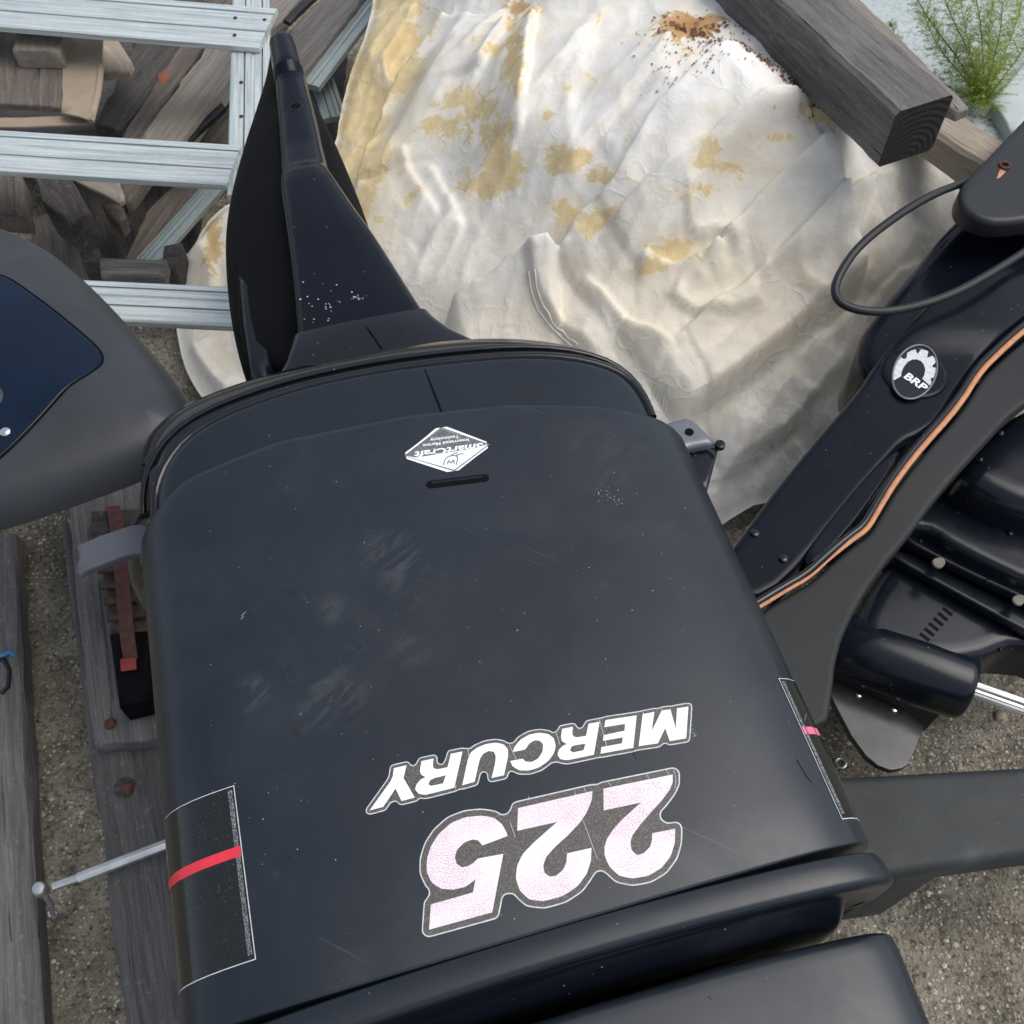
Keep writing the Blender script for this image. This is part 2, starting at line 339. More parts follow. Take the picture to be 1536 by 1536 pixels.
def concrete():
    m = N('weathered_concrete'); c = m.coord(obj=False, rnd=False)
    big = m.noise(c, 2.2, 6, .65); mid = m.noise(c, 14, 7, .75, .4); fine = m.noise(c, 110, 5, .7); fine2 = m.noise(c, 260, 3, .6)
    base = m.mix(m.ramp(big, [(.35, 0.), (.65, 1.)]), (.13, .112, .082), (.40, .36, .28))
    base = m.mix(m.ramp(mid, [(.36, .8), (.54, 0.)]), base, (.075, .065, .048))
    moss = m.ramp(m.noise(c, 5, 5, .65), [(.5, 0.), (.68, .55)]); base = m.mix(moss, base, (.075, .068, .028))
    base = m.mix(m.ramp(fine, [(.36, .85), (.50, 0.)]), base, (.030, .025, .018))
    v = m.voro(c, 140); v.inputs['Randomness'].default_value = 1.
    gr = m.ramp(v.outputs['Color'], [(.35, 0.), (.62, 1.)]); gd = m.ramp(m.math('ADD', v.outputs['Distance'], m.math('MULTIPLY', m.math('SUBTRACT', fine2, .5), .9)), [(.20, 1.), (.42, 0.)])
    gsel = m.ramp(m.noise(c, 19, 5, .7), [(.36, .0), (.62, .9)])
    base = m.mix(m.math('MULTIPLY', m.math('MULTIPLY', gr, gd), gsel), base, (.74, .70, .60))
    base = m.mix(m.ramp(fine2, [(.58, 0.), (.72, .5)]), base, (.42, .38, .30))
    m.set('Base Color', base); m.set('Roughness', .92); m.set('Specular IOR Level', .2)
    h = m.math('ADD', m.math('MULTIPLY', mid, .8), m.math('ADD', m.math('MULTIPLY', gd, .25), m.math('MULTIPLY', fine, .7))); m.bump(h, 1., .008); return m.m
M['concrete'] = concrete()
def tarp_mat():
    m = N('stained_canvas'); c = m.coord(obj=False, rnd=False)
    n1 = m.noise(c, 20, 9, .70, .5); n2 = m.noise(c, 60, 4, .6); big = m.noise(c, 3, 4); wv = m.n('ShaderNodeTexWave'); wv.inputs['Scale'].default_value = 320; m.l(c, wv.inputs['Vector'])
    base = m.mix(m.ramp(big, [(.35, 0.), (.65, 1.)]), (.71, .685, .62), (.82, .81, .775))
    base = m.mix(m.attr('cream'), base, (.68, .595, .44)); base = m.mix(m.math('MULTIPLY', m.attr('grime'), m.ramp(n1, [(.35, 0.), (.6, 1.)])), base, (.37, .355, .32))
    fine = m.ramp(m.noise(c, 30, 6, .7), [(.50, 0.), (.75, .35)]); base = m.mix(fine, base, (.56, .52, .43))
    st = m.math('ADD', m.attr('stain'), m.math('MULTIPLY', m.math('SUBTRACT', n1, .5), 2.3)); stm = m.ramp(st, [(.345, 0.), (.375, .7), (.44, .88), (.7, .96)])
    ochre = m.mix(m.ramp(n2, [(.3, 0.), (.7, 1.)]), (.60, .455, .215), (.69, .56, .33)); ochre = m.mix(m.attr('brown'), ochre, (.40, .19, .055))
    halo = m.ramp(st, [(.05, 0.), (.34, .45)]); base = m.mix(halo, base, (.74, .635, .42)); base = m.mix(stm, base, ochre)
    m.set('Base Color', base); m.set('Roughness', .62); m.set('Specular IOR Level', .35)
    cr = m.noise(c, 34, 6, .6, 1.5); r2 = m.ramp(m.math('ABSOLUTE', m.math('SUBTRACT', cr, .5)), [(0., 0.), (.12, 1.)])
    vc = m.n('ShaderNodeTexVoronoi', feature='DISTANCE_TO_EDGE'); vc.inputs['Scale'].default_value = 17; va = m.n('ShaderNodeVectorMath', operation='ADD'); vn = m.n('ShaderNodeTexNoise'); vn.inputs['Scale'].default_value = 9; m.l(c, vn.inputs['Vector']); vs_ = m.n('ShaderNodeVectorMath', operation='SCALE'); vs_.inputs['Scale'].default_value = .20; m.l(vn.outputs['Color'], vs_.inputs[0]); m.l(c, va.inputs[0]); m.l(vs_.outputs[0], va.inputs[1]); m.l(va.outputs[0], vc.inputs['Vector'])
    crk = m.math('MULTIPLY', m.ramp(vc.outputs['Distance'], [(0., 1.), (.06, .35), (.22, 0.)]), m.ramp(m.noise(c, 9, 4, .65), [(.48, 0.), (.62, 1.)]))
    m.bump(m.math('ADD', m.math('MULTIPLY', crk, .30), m.math('ADD', m.math('MULTIPLY', n1, .9), m.math('MULTIPLY', n2, .34))), .50, .006); return m.m
M['tarp'] = tarp_mat()
def flat(name, col, rough=.5, var=.1, sc=30, spec=.4):
    m = N(name); c = m.coord(); m.set('Base Color', m.mix(1., col, m.ramp(m.noise(c, sc, 5, .65), [(.3, 1-var), (.7, 1+var)]), 'MULTIPLY')); m.set('Roughness', rough); m.set('Specular IOR Level', spec); return m.m
M['white'] = flat('white_vinyl', (.80, .82, .82), .45, .04)
M['silver'] = flat('silver_vinyl', (.55, .58, .58), .4, .2, 200)
def spot(name, a, b, scale, lo, hi, big=None):
    m = N(name); c = m.coord(obj=False, rnd=False); f = m.ramp(m.noise(c, scale, 2, .5), [(lo, 0.), (hi, 1.)])
    if big: f = m.math('MULTIPLY', f, m.ramp(m.noise(c, big, 3), [(.32, .15), (.62, 1.)]))
    m.set('Base Color', m.mix(f, a, b)); m.set('Roughness', .5); return m.m
M['pink'] = spot('faded_pink_vinyl', (.81, .77, .785), (.48, .20, .30), 1400, .47, .62, 22)
M['decaldark'] = spot('worn_dark_vinyl', (.048, .045, .042), (.17, .15, .125), 1300, .46, .68)
M['diamondgrey'] = spot('worn_grey_vinyl', (.085, .09, .09), (.20, .21, .21), 900, .46, .66)
def sticker():
    m = N('scratched_gloss_film'); c = m.coord(obj=False, rnd=False); f = m.ramp(m.noise(c, 420, 4, .7), [(.60, 0.), (.76, 1.)])
    m.set('Base Color', m.mix(m.math('MULTIPLY', f, .3), (.010, .012, .012), (.25, .26, .25))); m.set('Roughness', m.ramp(m.noise(c, 60, 5, .7), [(.3, .10), (.7, .22)])); m.bump(m.noise(c, 400, 3), .10, .0006); return m.m
M['film'] = sticker(); M['filmedge'] = spot('film_border', (.03, .033, .033), (.24, .25, .25), 900, .46, .62)
M['red'] = flat('red_vinyl', (.66, .035, .055), .35, .15, 60); M['hotpink'] = flat('faded_red_vinyl', (.74, .16, .26), .4, .15, 60)
M['orange'] = flat('raw_orange_edge', (.50, .235, .12), .7, .2, 120)
M['rust'] = flat('rust', (.10, .042, .025), .85, .5, 120)
M['strap'] = flat('faded_red_strap', (.085, .035, .030), .85, .35, 90); M['redtag'] = flat('bright_red_tag', (.24, .040, .028), .6, .2)
M['tagorange'] = flat('orange_mark', (.22, .075, .035), .7, .25)
M['rustystrap'] = flat('rusty_ratchet', (.055, .036, .030), .7, .5, 60)
M['blue'] = flat('blue_cord', (.05, .20, .42), .6); M['anode'] = flat('anode', (.17, .16, .13), .6, .3)
def panel_mat():
    m = N('mouldy_white_panel'); c = m.coord(obj=False, rnd=False); b = m.mix(m.ramp(m.noise(c, 5, 5, .6), [(.3, 0.), (.7, 1.)]), (.36, .41, .395), (.47, .52, .505))
    sp = m.ramp(m.noise(c, 95, 4, .7), [(.50, 0.), (.58, 1.)]); b = m.mix(m.math('MULTIPLY', sp, m.attr('mould')), b, (.09, .10, .085)); m.set('Base Color', b); m.set('Roughness', .5); return m.m
M['panel'] = panel_mat()
def leafm(name, a, b):
    m = N(name); c = m.coord(obj=False, rnd=False); m.set('Base Color', m.mix(m.ramp(m.noise(c, 18, 3), [(.35, 0.), (.65, 1.)]), a, b)); m.set('Roughness', .55)
    return m.m
M['fern'] = leafm('fern_green', (.24, .33, .03), (.38, .46, .07)); M['stem'] = leafm('fern_stem', (.14, .20, .04), (.17, .22, .06))
M['litter'] = leafm('litter_brown', (.055, .025, .015), (.22, .09, .035)); 

# ------------------------------------------------------------------ ground
g = mesh_obj('concrete_ground', [(-60, -60, 0), (60, -60, 0), (60, 60, 0), (-60, 60, 0)], [(0, 1, 2, 3)], M['concrete'], origin=(0, 0, 0), smooth_=False); kind(g, 'structure')

# ================================================================== the big outboard lying face down
AX = np.array([-.265, .964, 0]); AX /= np.linalg.norm(AX); RX = np.array([AX[1], -AX[0], 0]); ZU = CAM_H-.76
def W(r, s, u): return RX*r+AX*s+np.array([0, 0, ZU+u])
def Wa(P): P = np.asarray(P, float); return P[:, :1]*RX+P[:, 1:2]*AX+np.c_[np.zeros((len(P), 2)), ZU+P[:, 2]]
SPOTS = [(592, 840, .034, .9), (615, 885, .024, .6), (500, 1048, .034, .9), (482, 1075, .022, .7), (375, 1038, .020, .8), (500, 915, .018, .7), (650, 858, .020, .35), (615, 975, .024, .4), (905, 690, .05, .25), (1110, 1120, .03, .25), (800, 1480, .04, .2)]
M['cowl'] = old_paint()
R0, CW, CD, CN = .0605, .2705, .10, 4.6
def section(w_, ud=0., D=CD, n=CN, wall=.22, draft=.06, m=44):
    ph = np.linspace(-math.pi/2, math.pi/2, m); e = 2./n
    x = w_*np.sign(np.sin(ph))*np.abs(np.sin(ph))**e; u = -D+D*np.abs(np.cos(ph))**e
    x = np.r_[-w_+draft, -w_+draft*.35, x, w_-draft*.35, w_-draft]; u = np.r_[-D-wall, -D-wall*.35, u, -D-wall*.35, -D-wall]
    return x, u+ud
# even spacing of the section so that the shading stays smooth
def even(x, u, m=90):
    t = np.r_[0, np.cumsum(np.hypot(np.diff(x), np.diff(u)))]; tt = np.linspace(0, t[-1], m); return np.interp(tt, t, x), np.interp(tt, t, u)
_xd, _ud = section(CW, m=2001); _td = np.r_[0, np.cumsum(np.hypot(np.diff(_xd), np.diff(_ud)))]; _td -= np.interp(0, _xd[2:-2], _td[2:-2])
def top_u(r): return np.interp(r-R0, _xd[2:-2], _ud[2:-2])
def S(q, s, off=0.):
    """point on the cowl: q = distance round the section from its middle, s = along the motor"""
    q = np.asarray(q, float); x = np.interp(q, _td, _xd); u = np.interp(q, _td, _ud); e = 1e-3
    dx = np.interp(q+e, _td, _xd)-np.interp(q-e, _td, _xd); du = np.interp(q+e, _td, _ud)-np.interp(q-e, _td, _ud); L = np.hypot(dx, du)
    return Wa(np.c_[R0+x-du/L*off, s+0*q, u+dx/L*off])
def qs(px, py):
    u = 0.
    for _ in range(8):
        p = at(px, py, ZU+u); r = float(p@RX); u = .5*u+.5*float(top_u(r))
    return float(np.interp(r-R0, _xd[2:-2], _td[2:-2])), float(p@AX)
def decal(name, poly, mat, off, parent, holes=(), step=.012, pix=True, res=None):
    f = (lambda L: np.array([qs(*p[:2]) for p in L])) if pix else np.asarray
    A_ = f(poly); Hs = [f(h) for h in holes]
    A_ = resample(A_, res or step)
    V, T = flat_tris(A_, Hs, step); return mesh_obj(name, S(V[:, 0], V[:, 1], off), T, mat, parent)

big = tag(empty('outboard_motor', W(R0, .35, -.70)), 'large black outboard motor lying face down with white brand name and pinkish 225', 'outboard motor', 'outboard motors')
def s_far(x): return np.interp(x/CW, [-1, -.9, -.8, -.45, 0, .35, .7, .9, 1], [.560, .580, .598, .614, .612, .600, .576, .556, .542])
secs = []
for fr, ins in [(0, .003), (.0008, .0012), (.003, .0003), (.006, 0), (.1, 0), (.25, 0), (.4, 0), (.55, 0), (.7, 0), (.85, 0), (.95, 0), (.985, 0), (.994, .0008), (1., .003), (1.0, .012)]:
    x, u = even(*section(CW-ins, -ins)); s0 = .128; secs.append(Wa(np.c_[R0+x, s0+(s_far(x)-s0)*fr, u]))
cowl = loft('cowl', secs, M['cowl'], big)
def trim(name, rows, mat, D=CD, wall=.1, draft=.03, nn=6.5):
    ss = []
    for s, wa, ud in rows:
        x, u = even(*section(CW+wa, ud, D=D, n=nn, wall=wall, draft=draft, m=160), m=130); ss.append(Wa(np.c_[R0+x, s-.010*(x/CW)**2+0*x, u]))
    return loft(name, ss, mat, big)
trim('top_trim', [(a_, b_-.0115, c_) for a_, b_, c_ in [(.1300, -.006, -.010), (.1288, .000, -.0030), (.1275, .004, -.0015), (.122, .007, -.0005), (.1105, .0085, -.0005), (.1075, .0084, -.0012), (.1055, .0076, -.0030), (.1044, .0064, -.0058), (.1040, .005, -.010), (.1040, .003, -.016), (.1050, -.002, -.024)]], M['cowl2'], .075, .02, .02)
trim('top_groove', [(.124, -.030, -.018), (.1135, -.031, -.020), (.1085, -.032, -.028), (.1000, -.034, -.042), (.0930, -.036, -.056), (.0900, -.037, -.075), (.089, -.040, -.12)], M['gear'], .075, .06, .02)  # recess shade put into the colour: blacker than the trim paint
trim('top_cap', [(.080, -.035, -.090), (.0798, -.020, -.066), (.0792, -.013, -.056), (.0778, -.009, -.0515), (.0755, -.006, -.0495), (.072, -.005, -.0488), (.065, -.0045, -.0484), (.03, -.006, -.048), (-.05, -.008, -.050), (-.12, -.010, -.06), (-.17, -.03, -.09), (-.19, -.06, -.13), (-.195, -.10, -.2)], M['cowl'], .085, .12, .03, 8.)
# skirt under the cowl
def over(off):
    return lambda x, y: ZU+top_u(x*RX[0]+y*RX[1])+off
o_out = [(-.16, .35), (-.206, .50), (-.242, .56), (-.258, .612), (-.248, .680), (-.192, .730), (-.085, .748), (.02, .752), (.11, .748), (.20, .732), (.288, .694), (.328, .652), (.335, .60), (.305, .50), (.28, .35)]
o_out = smooth(Wa([(a, b, -.020) for a, b in o_out]), 2)
skirt = puff('lower_cowl', o_out, M['gloss'], big, er=.062, depth=.16, step=.02, res=.012, draft=.03, zf=over(-.018))
o_in = [(-.15, .40), (-.176, .52), (-.190, .58), (-.180, .626), (-.138, .664), (-.050, .681), (.02, .684), (.099, .679), (.205, .663), (.274, .636), (.300, .606), (.300, .54), (.27, .40)]
o_in = smooth(Wa([(a, b, -.0115) for a, b in o_in]), 2)
rim = np.array(o_in); rim[:, 2] = over(-.012)(rim[:, 0], rim[:, 1]); k_ = (rim@AX) > .56
i0 = int(np.argmax(~k_)); rim = np.roll(rim, -i0, 0); rim = rim[(rim@AX) > .56]
tube('rim_bead', rim, .0050, M['gloss'], big, n=10)
om = [tuple(p) for p in np.c_[o_in@RX, o_in@AX]]; cen = np.array([.045, .45]); mid_ = np.array([cen+(np.array(p)-cen)*1.085 for p in om]); mid_ = mid_[mid_[:, 1] > .60]; mid_ = np.roll(mid_, -int(np.argmax(np.hypot(*np.diff(np.vstack([mid_, mid_[:1]]), axis=0).T)))-1, 0)
mw = Wa(np.c_[mid_, np.zeros(len(mid_))]); dm = dist_poly(mw, o_out)[0]; mw[:, 2] = over(-.018)(mw[:, 0], mw[:, 1])+.062*(np.sqrt(np.maximum(1-(1-np.clip(dm/.062, 0, 1))**2, 0))-1)
tube('rim_step', mw, .0035, M['gloss'], big, n=8)
band = puff('rear_panel', o_in, M['cowl2'], big, er=.010, depth=.03, step=.02, res=.012, zf=over(-.0075))
tube('panel_joint', [W(.097, .607, -.0060), W(.095, .64, -.0066), W(.093, .668, -.0080), W(.0925, .676, -.012)], .0009, M['void'], big, n=6)
# body under the shell and the wooden cradle carrying it
puff('engine_block', smooth(Wa([(-.13, .10, -.3), (.24, .10, -.3), (.24, .62, -.3), (-.13, .62, -.3)]), 1), M['rubber'], big, er=.03, depth=.40, step=.05)
# leg
def leg_sec(s, rl, rr, u, e=.010, drop=.035, flare=.004):
    a = np.array([(rl-flare, u-drop), (rl-flare*.5, u-drop*.5), (rl-.002, u-e*1.2), (rl+e*.25, u-e*.35), (rl+e, u), ((rl*2+rr)/3, u+.002), ((rl+rr*2)/3, u+.002), (rr-e, u), (rr-e*.25, u-e*.35), (rr+.002, u-e*1.2), (rr+flare*.5, u-drop*.5), (rr+flare, u-drop)])
    return Wa(np.c_[a[:, 0], np.full(len(a), s), a[:, 1]])
rows = [(.80, -.030, .128, -.104), (.86, -.024, .120, -.104), (.93, -.018, .106, -.106), (1.0, -.013, .092, -.108), (1.07, -.009, .075, -.110), (1.13, -.006, .062, -.112), (1.15, -.004, .058, -.114), (1.165, -.002, .0575, -.120), (1.22, .004, .058, -.126), (1.30, .012, .060, -.128), (1.37, .019, .060, -.127), (1.385, .021, .060, -.124), (1.392, .0215, .060, -.113), (1.40, .022, .060, -.112), (1.44, .0235, .0605, -.113), (1.462, .0245, .0595, -.1135), (1.470, .0250, .0590, -.116), (1.472, .0255, .0585, -.135)]
rows = np.array(rows); loft('leg_spine', [leg_sec(*[float(np.interp(t, rows[:, 0], rows[:, k])) for k in range(4)]) for t in np.unique(np.r_[np.linspace(.80, 1.472, 60), rows[:, 0]])], M['navyblack'], big, angle=50)
loft('leg_collar', [leg_sec(.735, -.085, .215, -.106, .006, .10, .02), leg_sec(.752, -.085, .212, -.099, .006, .10, .02), leg_sec(.758, -.078, .200, -.0975, .008, .10, .02), leg_sec(.775, -.062, .172, -.096, .010, .10, .02), leg_sec(.80, -.045, .146, -.094, .010, .10, .02), leg_sec(.825, -.034, .131, -.094, .008, .1, .02), leg_sec(.838, -.029, .126, -.096, .006, .1, .02), leg_sec(.842, -.03, .126, -.110, .006, .1, .02)], M['gloss'], big)
tube('collar_joint', [W(.047, .842, -.0955), W(.056, .81, -.0905), W(.066, .775, -.0925)], .0009, M['void'], big, n=6)
hp = [(403, 66), (396, 110), (384, 150), (352, 246), (336, 318), (333, 380), (339, 450), (350, 510), (366, 565), (430, 600), (590, 580), (610, 480), (574, 392), (556, 340), (531, 270), (494, 185), (458, 120), (432, 62)]
puff('leg_housing', smooth(px_poly(hp, ZU-.205), 2), M['void'], big, er=.02, crown=.062, depth=.12, step=.025, res=.015)
hp2 = [(404, 245), (384, 280), (362, 340), (352, 400), (354, 480), (376, 560), (590, 560), (600, 460), (568, 380), (552, 333), (530, 290), (498, 243)]
puff('leg_flange', smooth(px_poly(hp2, ZU-.175), 2), M['void'], big, er=.012, crown=.03, depth=.05, step=.025, res=.015)
puff('side_rib', px_poly([(357, 408), (386, 414), (396, 470), (408, 556), (376, 566), (364, 480)], ZU-.165), M['gear'], big, er=.006, depth=.05, step=.03)
hc = W(.038, 1.300, -.1262)
tube('hole_rim', [hc+.0085*np.array([math.cos(a), math.sin(a), 0])+[0, 0, .0005] for a in np.linspace(0, 2*math.pi, 25)], .0013, M['gloss'], big, n=6, cap=False); disc('bolt_hole', hc, .008, .0012, M['void'], big)
# paint chips on the leg
chip = []
for k in range(190):
    if k < 110: a = k/110*2*math.pi; px, py = 535+27*math.cos(a)**3*.9+27*.1*math.cos(a)+random.gauss(0, 1.5), 462+17*math.sin(a)+random.gauss(0, 1.2)
    elif k < 140: px, py = random.gauss(512, 10), random.gauss(468, 12)
    elif k < 165: px, py = random.uniform(505, 560), random.gauss(478, 1.6)
    else: px, py = random.gauss(480, 30), random.gauss(450, 40)
    if abs(px-535) < 22 and abs(py-461) < 12 or (k < 110 and px > 552): continue
    chip.append((px, py))
V, Fc = [], []
for px, py in chip:
    p = at(px, py, ZU-.1025); r = random.uniform(.0003, .0012); b = len(V); n_ = 6
    for k in range(n_): a = k/n_*2*math.pi; V.append(p+np.array([math.cos(a)*r*random.uniform(.6, 1.5), math.sin(a)*r*random.uniform(.4, 1), 0]))
    Fc.append(list(range(b, b+n_)))
kind(mesh_obj('paint_chips', V, Fc, M['silver'], big, smooth_=False), 'stuff')
# lifting tab on the left side
puff('side_tab', px_poly([(109, 811), (113, 818), (150, 802), (196, 787), (224, 784), (226, 836), (206, 829), (184, 834), (117, 860), (112, 853), (118, 838), (117, 826)], ZU-.115), M['handle'], big, er=.003, depth=.010, step=.02, res=.008)
# grey bracket on the right side
br = puff('side_bracket', px_poly([(985, 640), (1008, 629), (1029, 625), (1041, 628), (1073, 660), (1068, 664), (1034, 670), (1000, 690)], ZU-.13), M['alu'], big, er=.006, depth=.012, step=.02, res=.008)
puff('bracket_body', px_poly([(985, 650), (1034, 674), (1076, 667), (1078, 672), (1060, 740), (1000, 740)], ZU-.145), M['gear'], big, er=.004, depth=.12, step=.02)
disc('bracket_bolt', at(1079, 670, ZU-.14), .006, .006, M['gear'], big); disc('bracket_hole', at(1034, 648, ZU-.1295), .005, .0008, M['void'], big)

# ---- lettering traced letter by letter on the cowl
def crop(x0, y0, k, pts): return [(x0+p[0]*k, y0+p[1]*k) for p in pts]
k1 = 210/1152; k3 = 260/1536; k4 = 290/1536
five = crop(620, 1140, k1, [(130, 1398), (145, 1190), (490, 1092), (512, 985), (430, 1045), (330, 1070), (230, 1062), (150, 1010), (110, 920), (112, 820), (145, 710), (210, 610), (310, 520), (430, 472), (560, 460), (660, 475), (730, 530), (768, 600), (775, 628), (570, 705), (555, 690), (535, 665), (490, 655), (420, 680), (360, 740), (342, 800), (355, 855), (400, 885), (450, 875), (500, 845), (530, 812), (740, 775), (650, 1255)])
two_a = crop(750, 1140, k1, [(850, 238), (1420, 122), (1420, 190), (1390, 255), (1330, 335), (1230, 445), (1150, 540), (1090, 620), (1072, 680), (1080, 740), (1125, 785), (1180, 770), (1235, 715), (1250, 660), (1252, 605), (1440, 568), (1438, 680), (1405, 790), (1330, 890), (1220, 955), (1090, 978), (980, 955), (900, 880), (860, 790), (858, 720), (880, 650), (930, 575), (1000, 495), (1160, 352), (852, 418)])
two_b = crop(750, 1140, k1, [(148, 398), (760, 258), (755, 330), (715, 430), (660, 515), (560, 620), (450, 720), (380, 800), (355, 870), (365, 930), (410, 962), (460, 955), (515, 910), (545, 850), (552, 770), (752, 725), (748, 830), (715, 935), (640, 1040), (520, 1120), (360, 1165), (240, 1150), (165, 1080), (130, 980), (140, 870), (190, 770), (290, 670), (380, 590), (470, 512), (142, 585)])
LET = [
 ('letter_m', crop(760, 1040, k4, [(1080, 168), (1172, 150), (1152, 300), (1230, 140), (1300, 130), (1342, 282), (1352, 122), (1442, 108), (1425, 360), (1295, 382), (1258, 280), (1200, 400), (1048, 422)]), []),
 ('letter_e', crop(760, 1040, k4, [(785, 215), (1032, 178), (1005, 435), (745, 482), (752, 430), (915, 400), (922, 352), (765, 380), (770, 335), (935, 300), (940, 245), (775, 272)]), []),
 ('letter_r', crop(760, 1040, k4, [(650, 245), (738, 228), (692, 490), (480, 535), (425, 525), (403, 490), (415, 450), (445, 420), (478, 405), (440, 385), (430, 350), (440, 285), (525, 268), (520, 320), (530, 345), (560, 352), (630, 340)]), [crop(760, 1040, k4, [(625, 402), (610, 455), (525, 472), (503, 455), (515, 425), (545, 415)])]),
 ('letter_c', crop(760, 1040, k4, [(50, 468), (60, 430), (110, 370), (180, 330), (260, 315), (330, 325), (375, 360), (390, 420), (375, 480), (330, 540), (260, 590), (180, 615), (100, 615), (45, 580), (28, 540), (128, 522), (150, 545), (200, 548), (250, 520), (285, 465), (290, 410), (265, 380), (225, 375), (180, 400), (148, 450)]), []),
 ('letter_u', crop(530, 1060, k3, [(965, 700), (1075, 668), (1120, 470), (1150, 420), (1200, 395), (1245, 402), (1262, 440), (1258, 500), (1225, 635), (1335, 610), (1372, 440), (1370, 380), (1330, 335), (1260, 322), (1170, 335), (1090, 370), (1040, 410), (1015, 470)]), []),
 ('letter_r', crop(530, 1060, k3, [(865, 420), (968, 400), (895, 720), (640, 785), (580, 775), (548, 735), (560, 690), (600, 645), (640, 628), (600, 605), (590, 570), (605, 485), (712, 462), (705, 520), (712, 548), (745, 558), (835, 540)]), [crop(530, 1060, k3, [(820, 610), (795, 682), (690, 705), (665, 690), (680, 655), (720, 635)])]),
 ('letter_y', crop(530, 1060, k3, [(360, 548), (472, 522), (445, 635), (545, 808), (428, 838), (375, 728), (265, 890), (145, 922), (330, 665), (350, 620)]), [])]
def round_curves(poly):
    """round only the shallow corners of a traced letter, keep the sharp ones"""
    q = np.array(poly); out = []; n = len(q)
    for i in range(n):
        a, b, c = q[i-1], q[i], q[(i+1) % n]; u1 = (b-a)/np.linalg.norm(b-a); u2 = (c-b)/np.linalg.norm(c-b); ang = math.degrees(math.acos(np.clip(u1@u2, -1, 1)))
        if ang < 48: out += [b*.76+a*.24, b*.92+a*.04+c*.04, b*.76+c*.24]
        else: out.append(b)
    return out
def outline_union(polys, dlist, d_close, res=.8):
    """outline(s) of everything within dmax of the traced shapes (marching squares)"""
    allp = np.vstack([np.array(p) for p in polys]); lo = allp.min(0)-d_close-4; hi = allp.max(0)+d_close+4
    def field(ps, r):
        xs = np.arange(lo[0], hi[0], r); ys = np.arange(lo[1], hi[1], r); P = np.stack(np.meshgrid(xs, ys), -1).reshape(-1, 2).astype(np.float32); D = np.full(len(P), 1e9)
        for p in ps:
            dd = dist_poly(P, p)[0]; D = np.minimum(D, np.where(inside(P, p), -dd, dd))
        return xs, ys, D.reshape(len(ys), len(xs))
    def contours(xs, ys, Fd):
        seg = {}
        def ip(a, b):
            (j, i), (l, k) = a, b; t = Fd[j, i]/(Fd[j, i]-Fd[l, k]); return (xs[i]+(xs[k]-xs[i])*t, ys[j]+(ys[l]-ys[j])*t)
        neg = Fd < 0; cells = np.argwhere((neg[:-1, :-1].astype(int)+neg[1:, :-1]+neg[:-1, 1:]+neg[1:, 1:]) % 4 != 0)
        for j, i in cells:
            c = [(j, i), (j, i+1), (j+1, i+1), (j+1, i)]; e = []
            for a, b in zip(c, c[1:]+c[:1]):
                if neg[a] != neg[b]: e.append((tuple(sorted((a, b))), neg[a]))
            ins = [x[0] for x in e if not x[1]]; outs = [x[0] for x in e if x[1]]
            for a, b in zip(outs, ins): seg[a] = b
        loops = []
        while seg:
            st = next(iter(seg)); L = [st]; cur = seg.pop(st)
            while cur != st and cur in seg: L.append(cur); cur = seg.pop(cur)
            loops.append(np.array([ip(*e) for e in L])[::3])
        loops = [L for L in loops if len(L) > 8]
        outer = [i for i in range(len(loops)) if sum(inside(loops[i][:1], loops[j])[0] for j in range(len(loops)) if j != i) % 2 == 0]
        return [(loops[i], [loops[j] for j in range(len(loops)) if j != i and j not in outer and inside(loops[j][:1], loops[i])[0]]) for i in outer]
    x1, y1, D1 = field(polys, 2.); wide = [L for L, _ in contours(x1, y1, D1-d_close)]
    x2, y2, D2 = field(wide, res)
    return [contours(x2, y2, D2-(d-d_close)) for d in dlist]
def backed(name, polys, d_dark, d_silver, d_close, parent):
    root = None; lev = outline_union(polys, (d_silver, d_dark), d_close)
    for k, (dmax, mt, off) in enumerate([(d_silver, 'silver', .00028), (d_dark, 'decaldark', .00050)]):
        for L, Hs in lev[k]:
            o = decal(name if root is None else 'decal_ground', L, M[mt], off, parent if root is None else root, Hs, .010, res=.004)
            if root is None: root = o
    return root
num = [round_curves(p) for p in (two_a, two_b, five)]
r_ = backed('number_decal', num, 9.0, 11.0, 21., cowl)
for nm, p in zip(('digit_two', 'digit_two', 'digit_five'), num): decal(nm, p, M['pink'], .00075, r_, step=.010, res=.004)
lt = [round_curves(p) if n_ in ('letter_r', 'letter_c', 'letter_u') else p for n_, p, h in LET]
r_ = backed('name_decal', lt, 4.6, 6.2, 11., cowl)
for (nm, _, hs_), p in zip(LET, lt): decal(nm, p, M['white'], .00075, r_, hs_, step=.010, res=.004)

def text_mesh(body, bold=.0, shear=0.):
    cu = bpy.data.curves.new('t', 'FONT'); cu.body = body; cu.offset = bold; cu.shear = shear; cu.resolution_u = 3
    o = bpy.data.objects.new('t', cu); COL.objects.link(o); bpy.context.view_layer.update()
    me = bpy.data.meshes.new_from_object(o); V = np.array([v.co[:] for v in me.vertices]); Fc = [list(p.vertices) for p in me.polygons]
    bpy.data.objects.remove(o); bpy.data.curves.remove(cu); bpy.data.meshes.remove(me)
    V[:, 0] -= V[:, 0].min(); return V[:, :2], Fc
def text_px(body, start, end, cap, bold=.0, shear=0.):
    """text laid between two photo points (baseline), cap = vector of a capital's height"""
    V, Fc = text_mesh(body, bold, shear); L = V[:, 0].max(); s_, e_, c_ = np.array(start), np.array(end), np.array(cap)
    return s_+np.outer(V[:, 0]/L, e_-s_)+np.outer(V[:, 1]/.69, c_), Fc
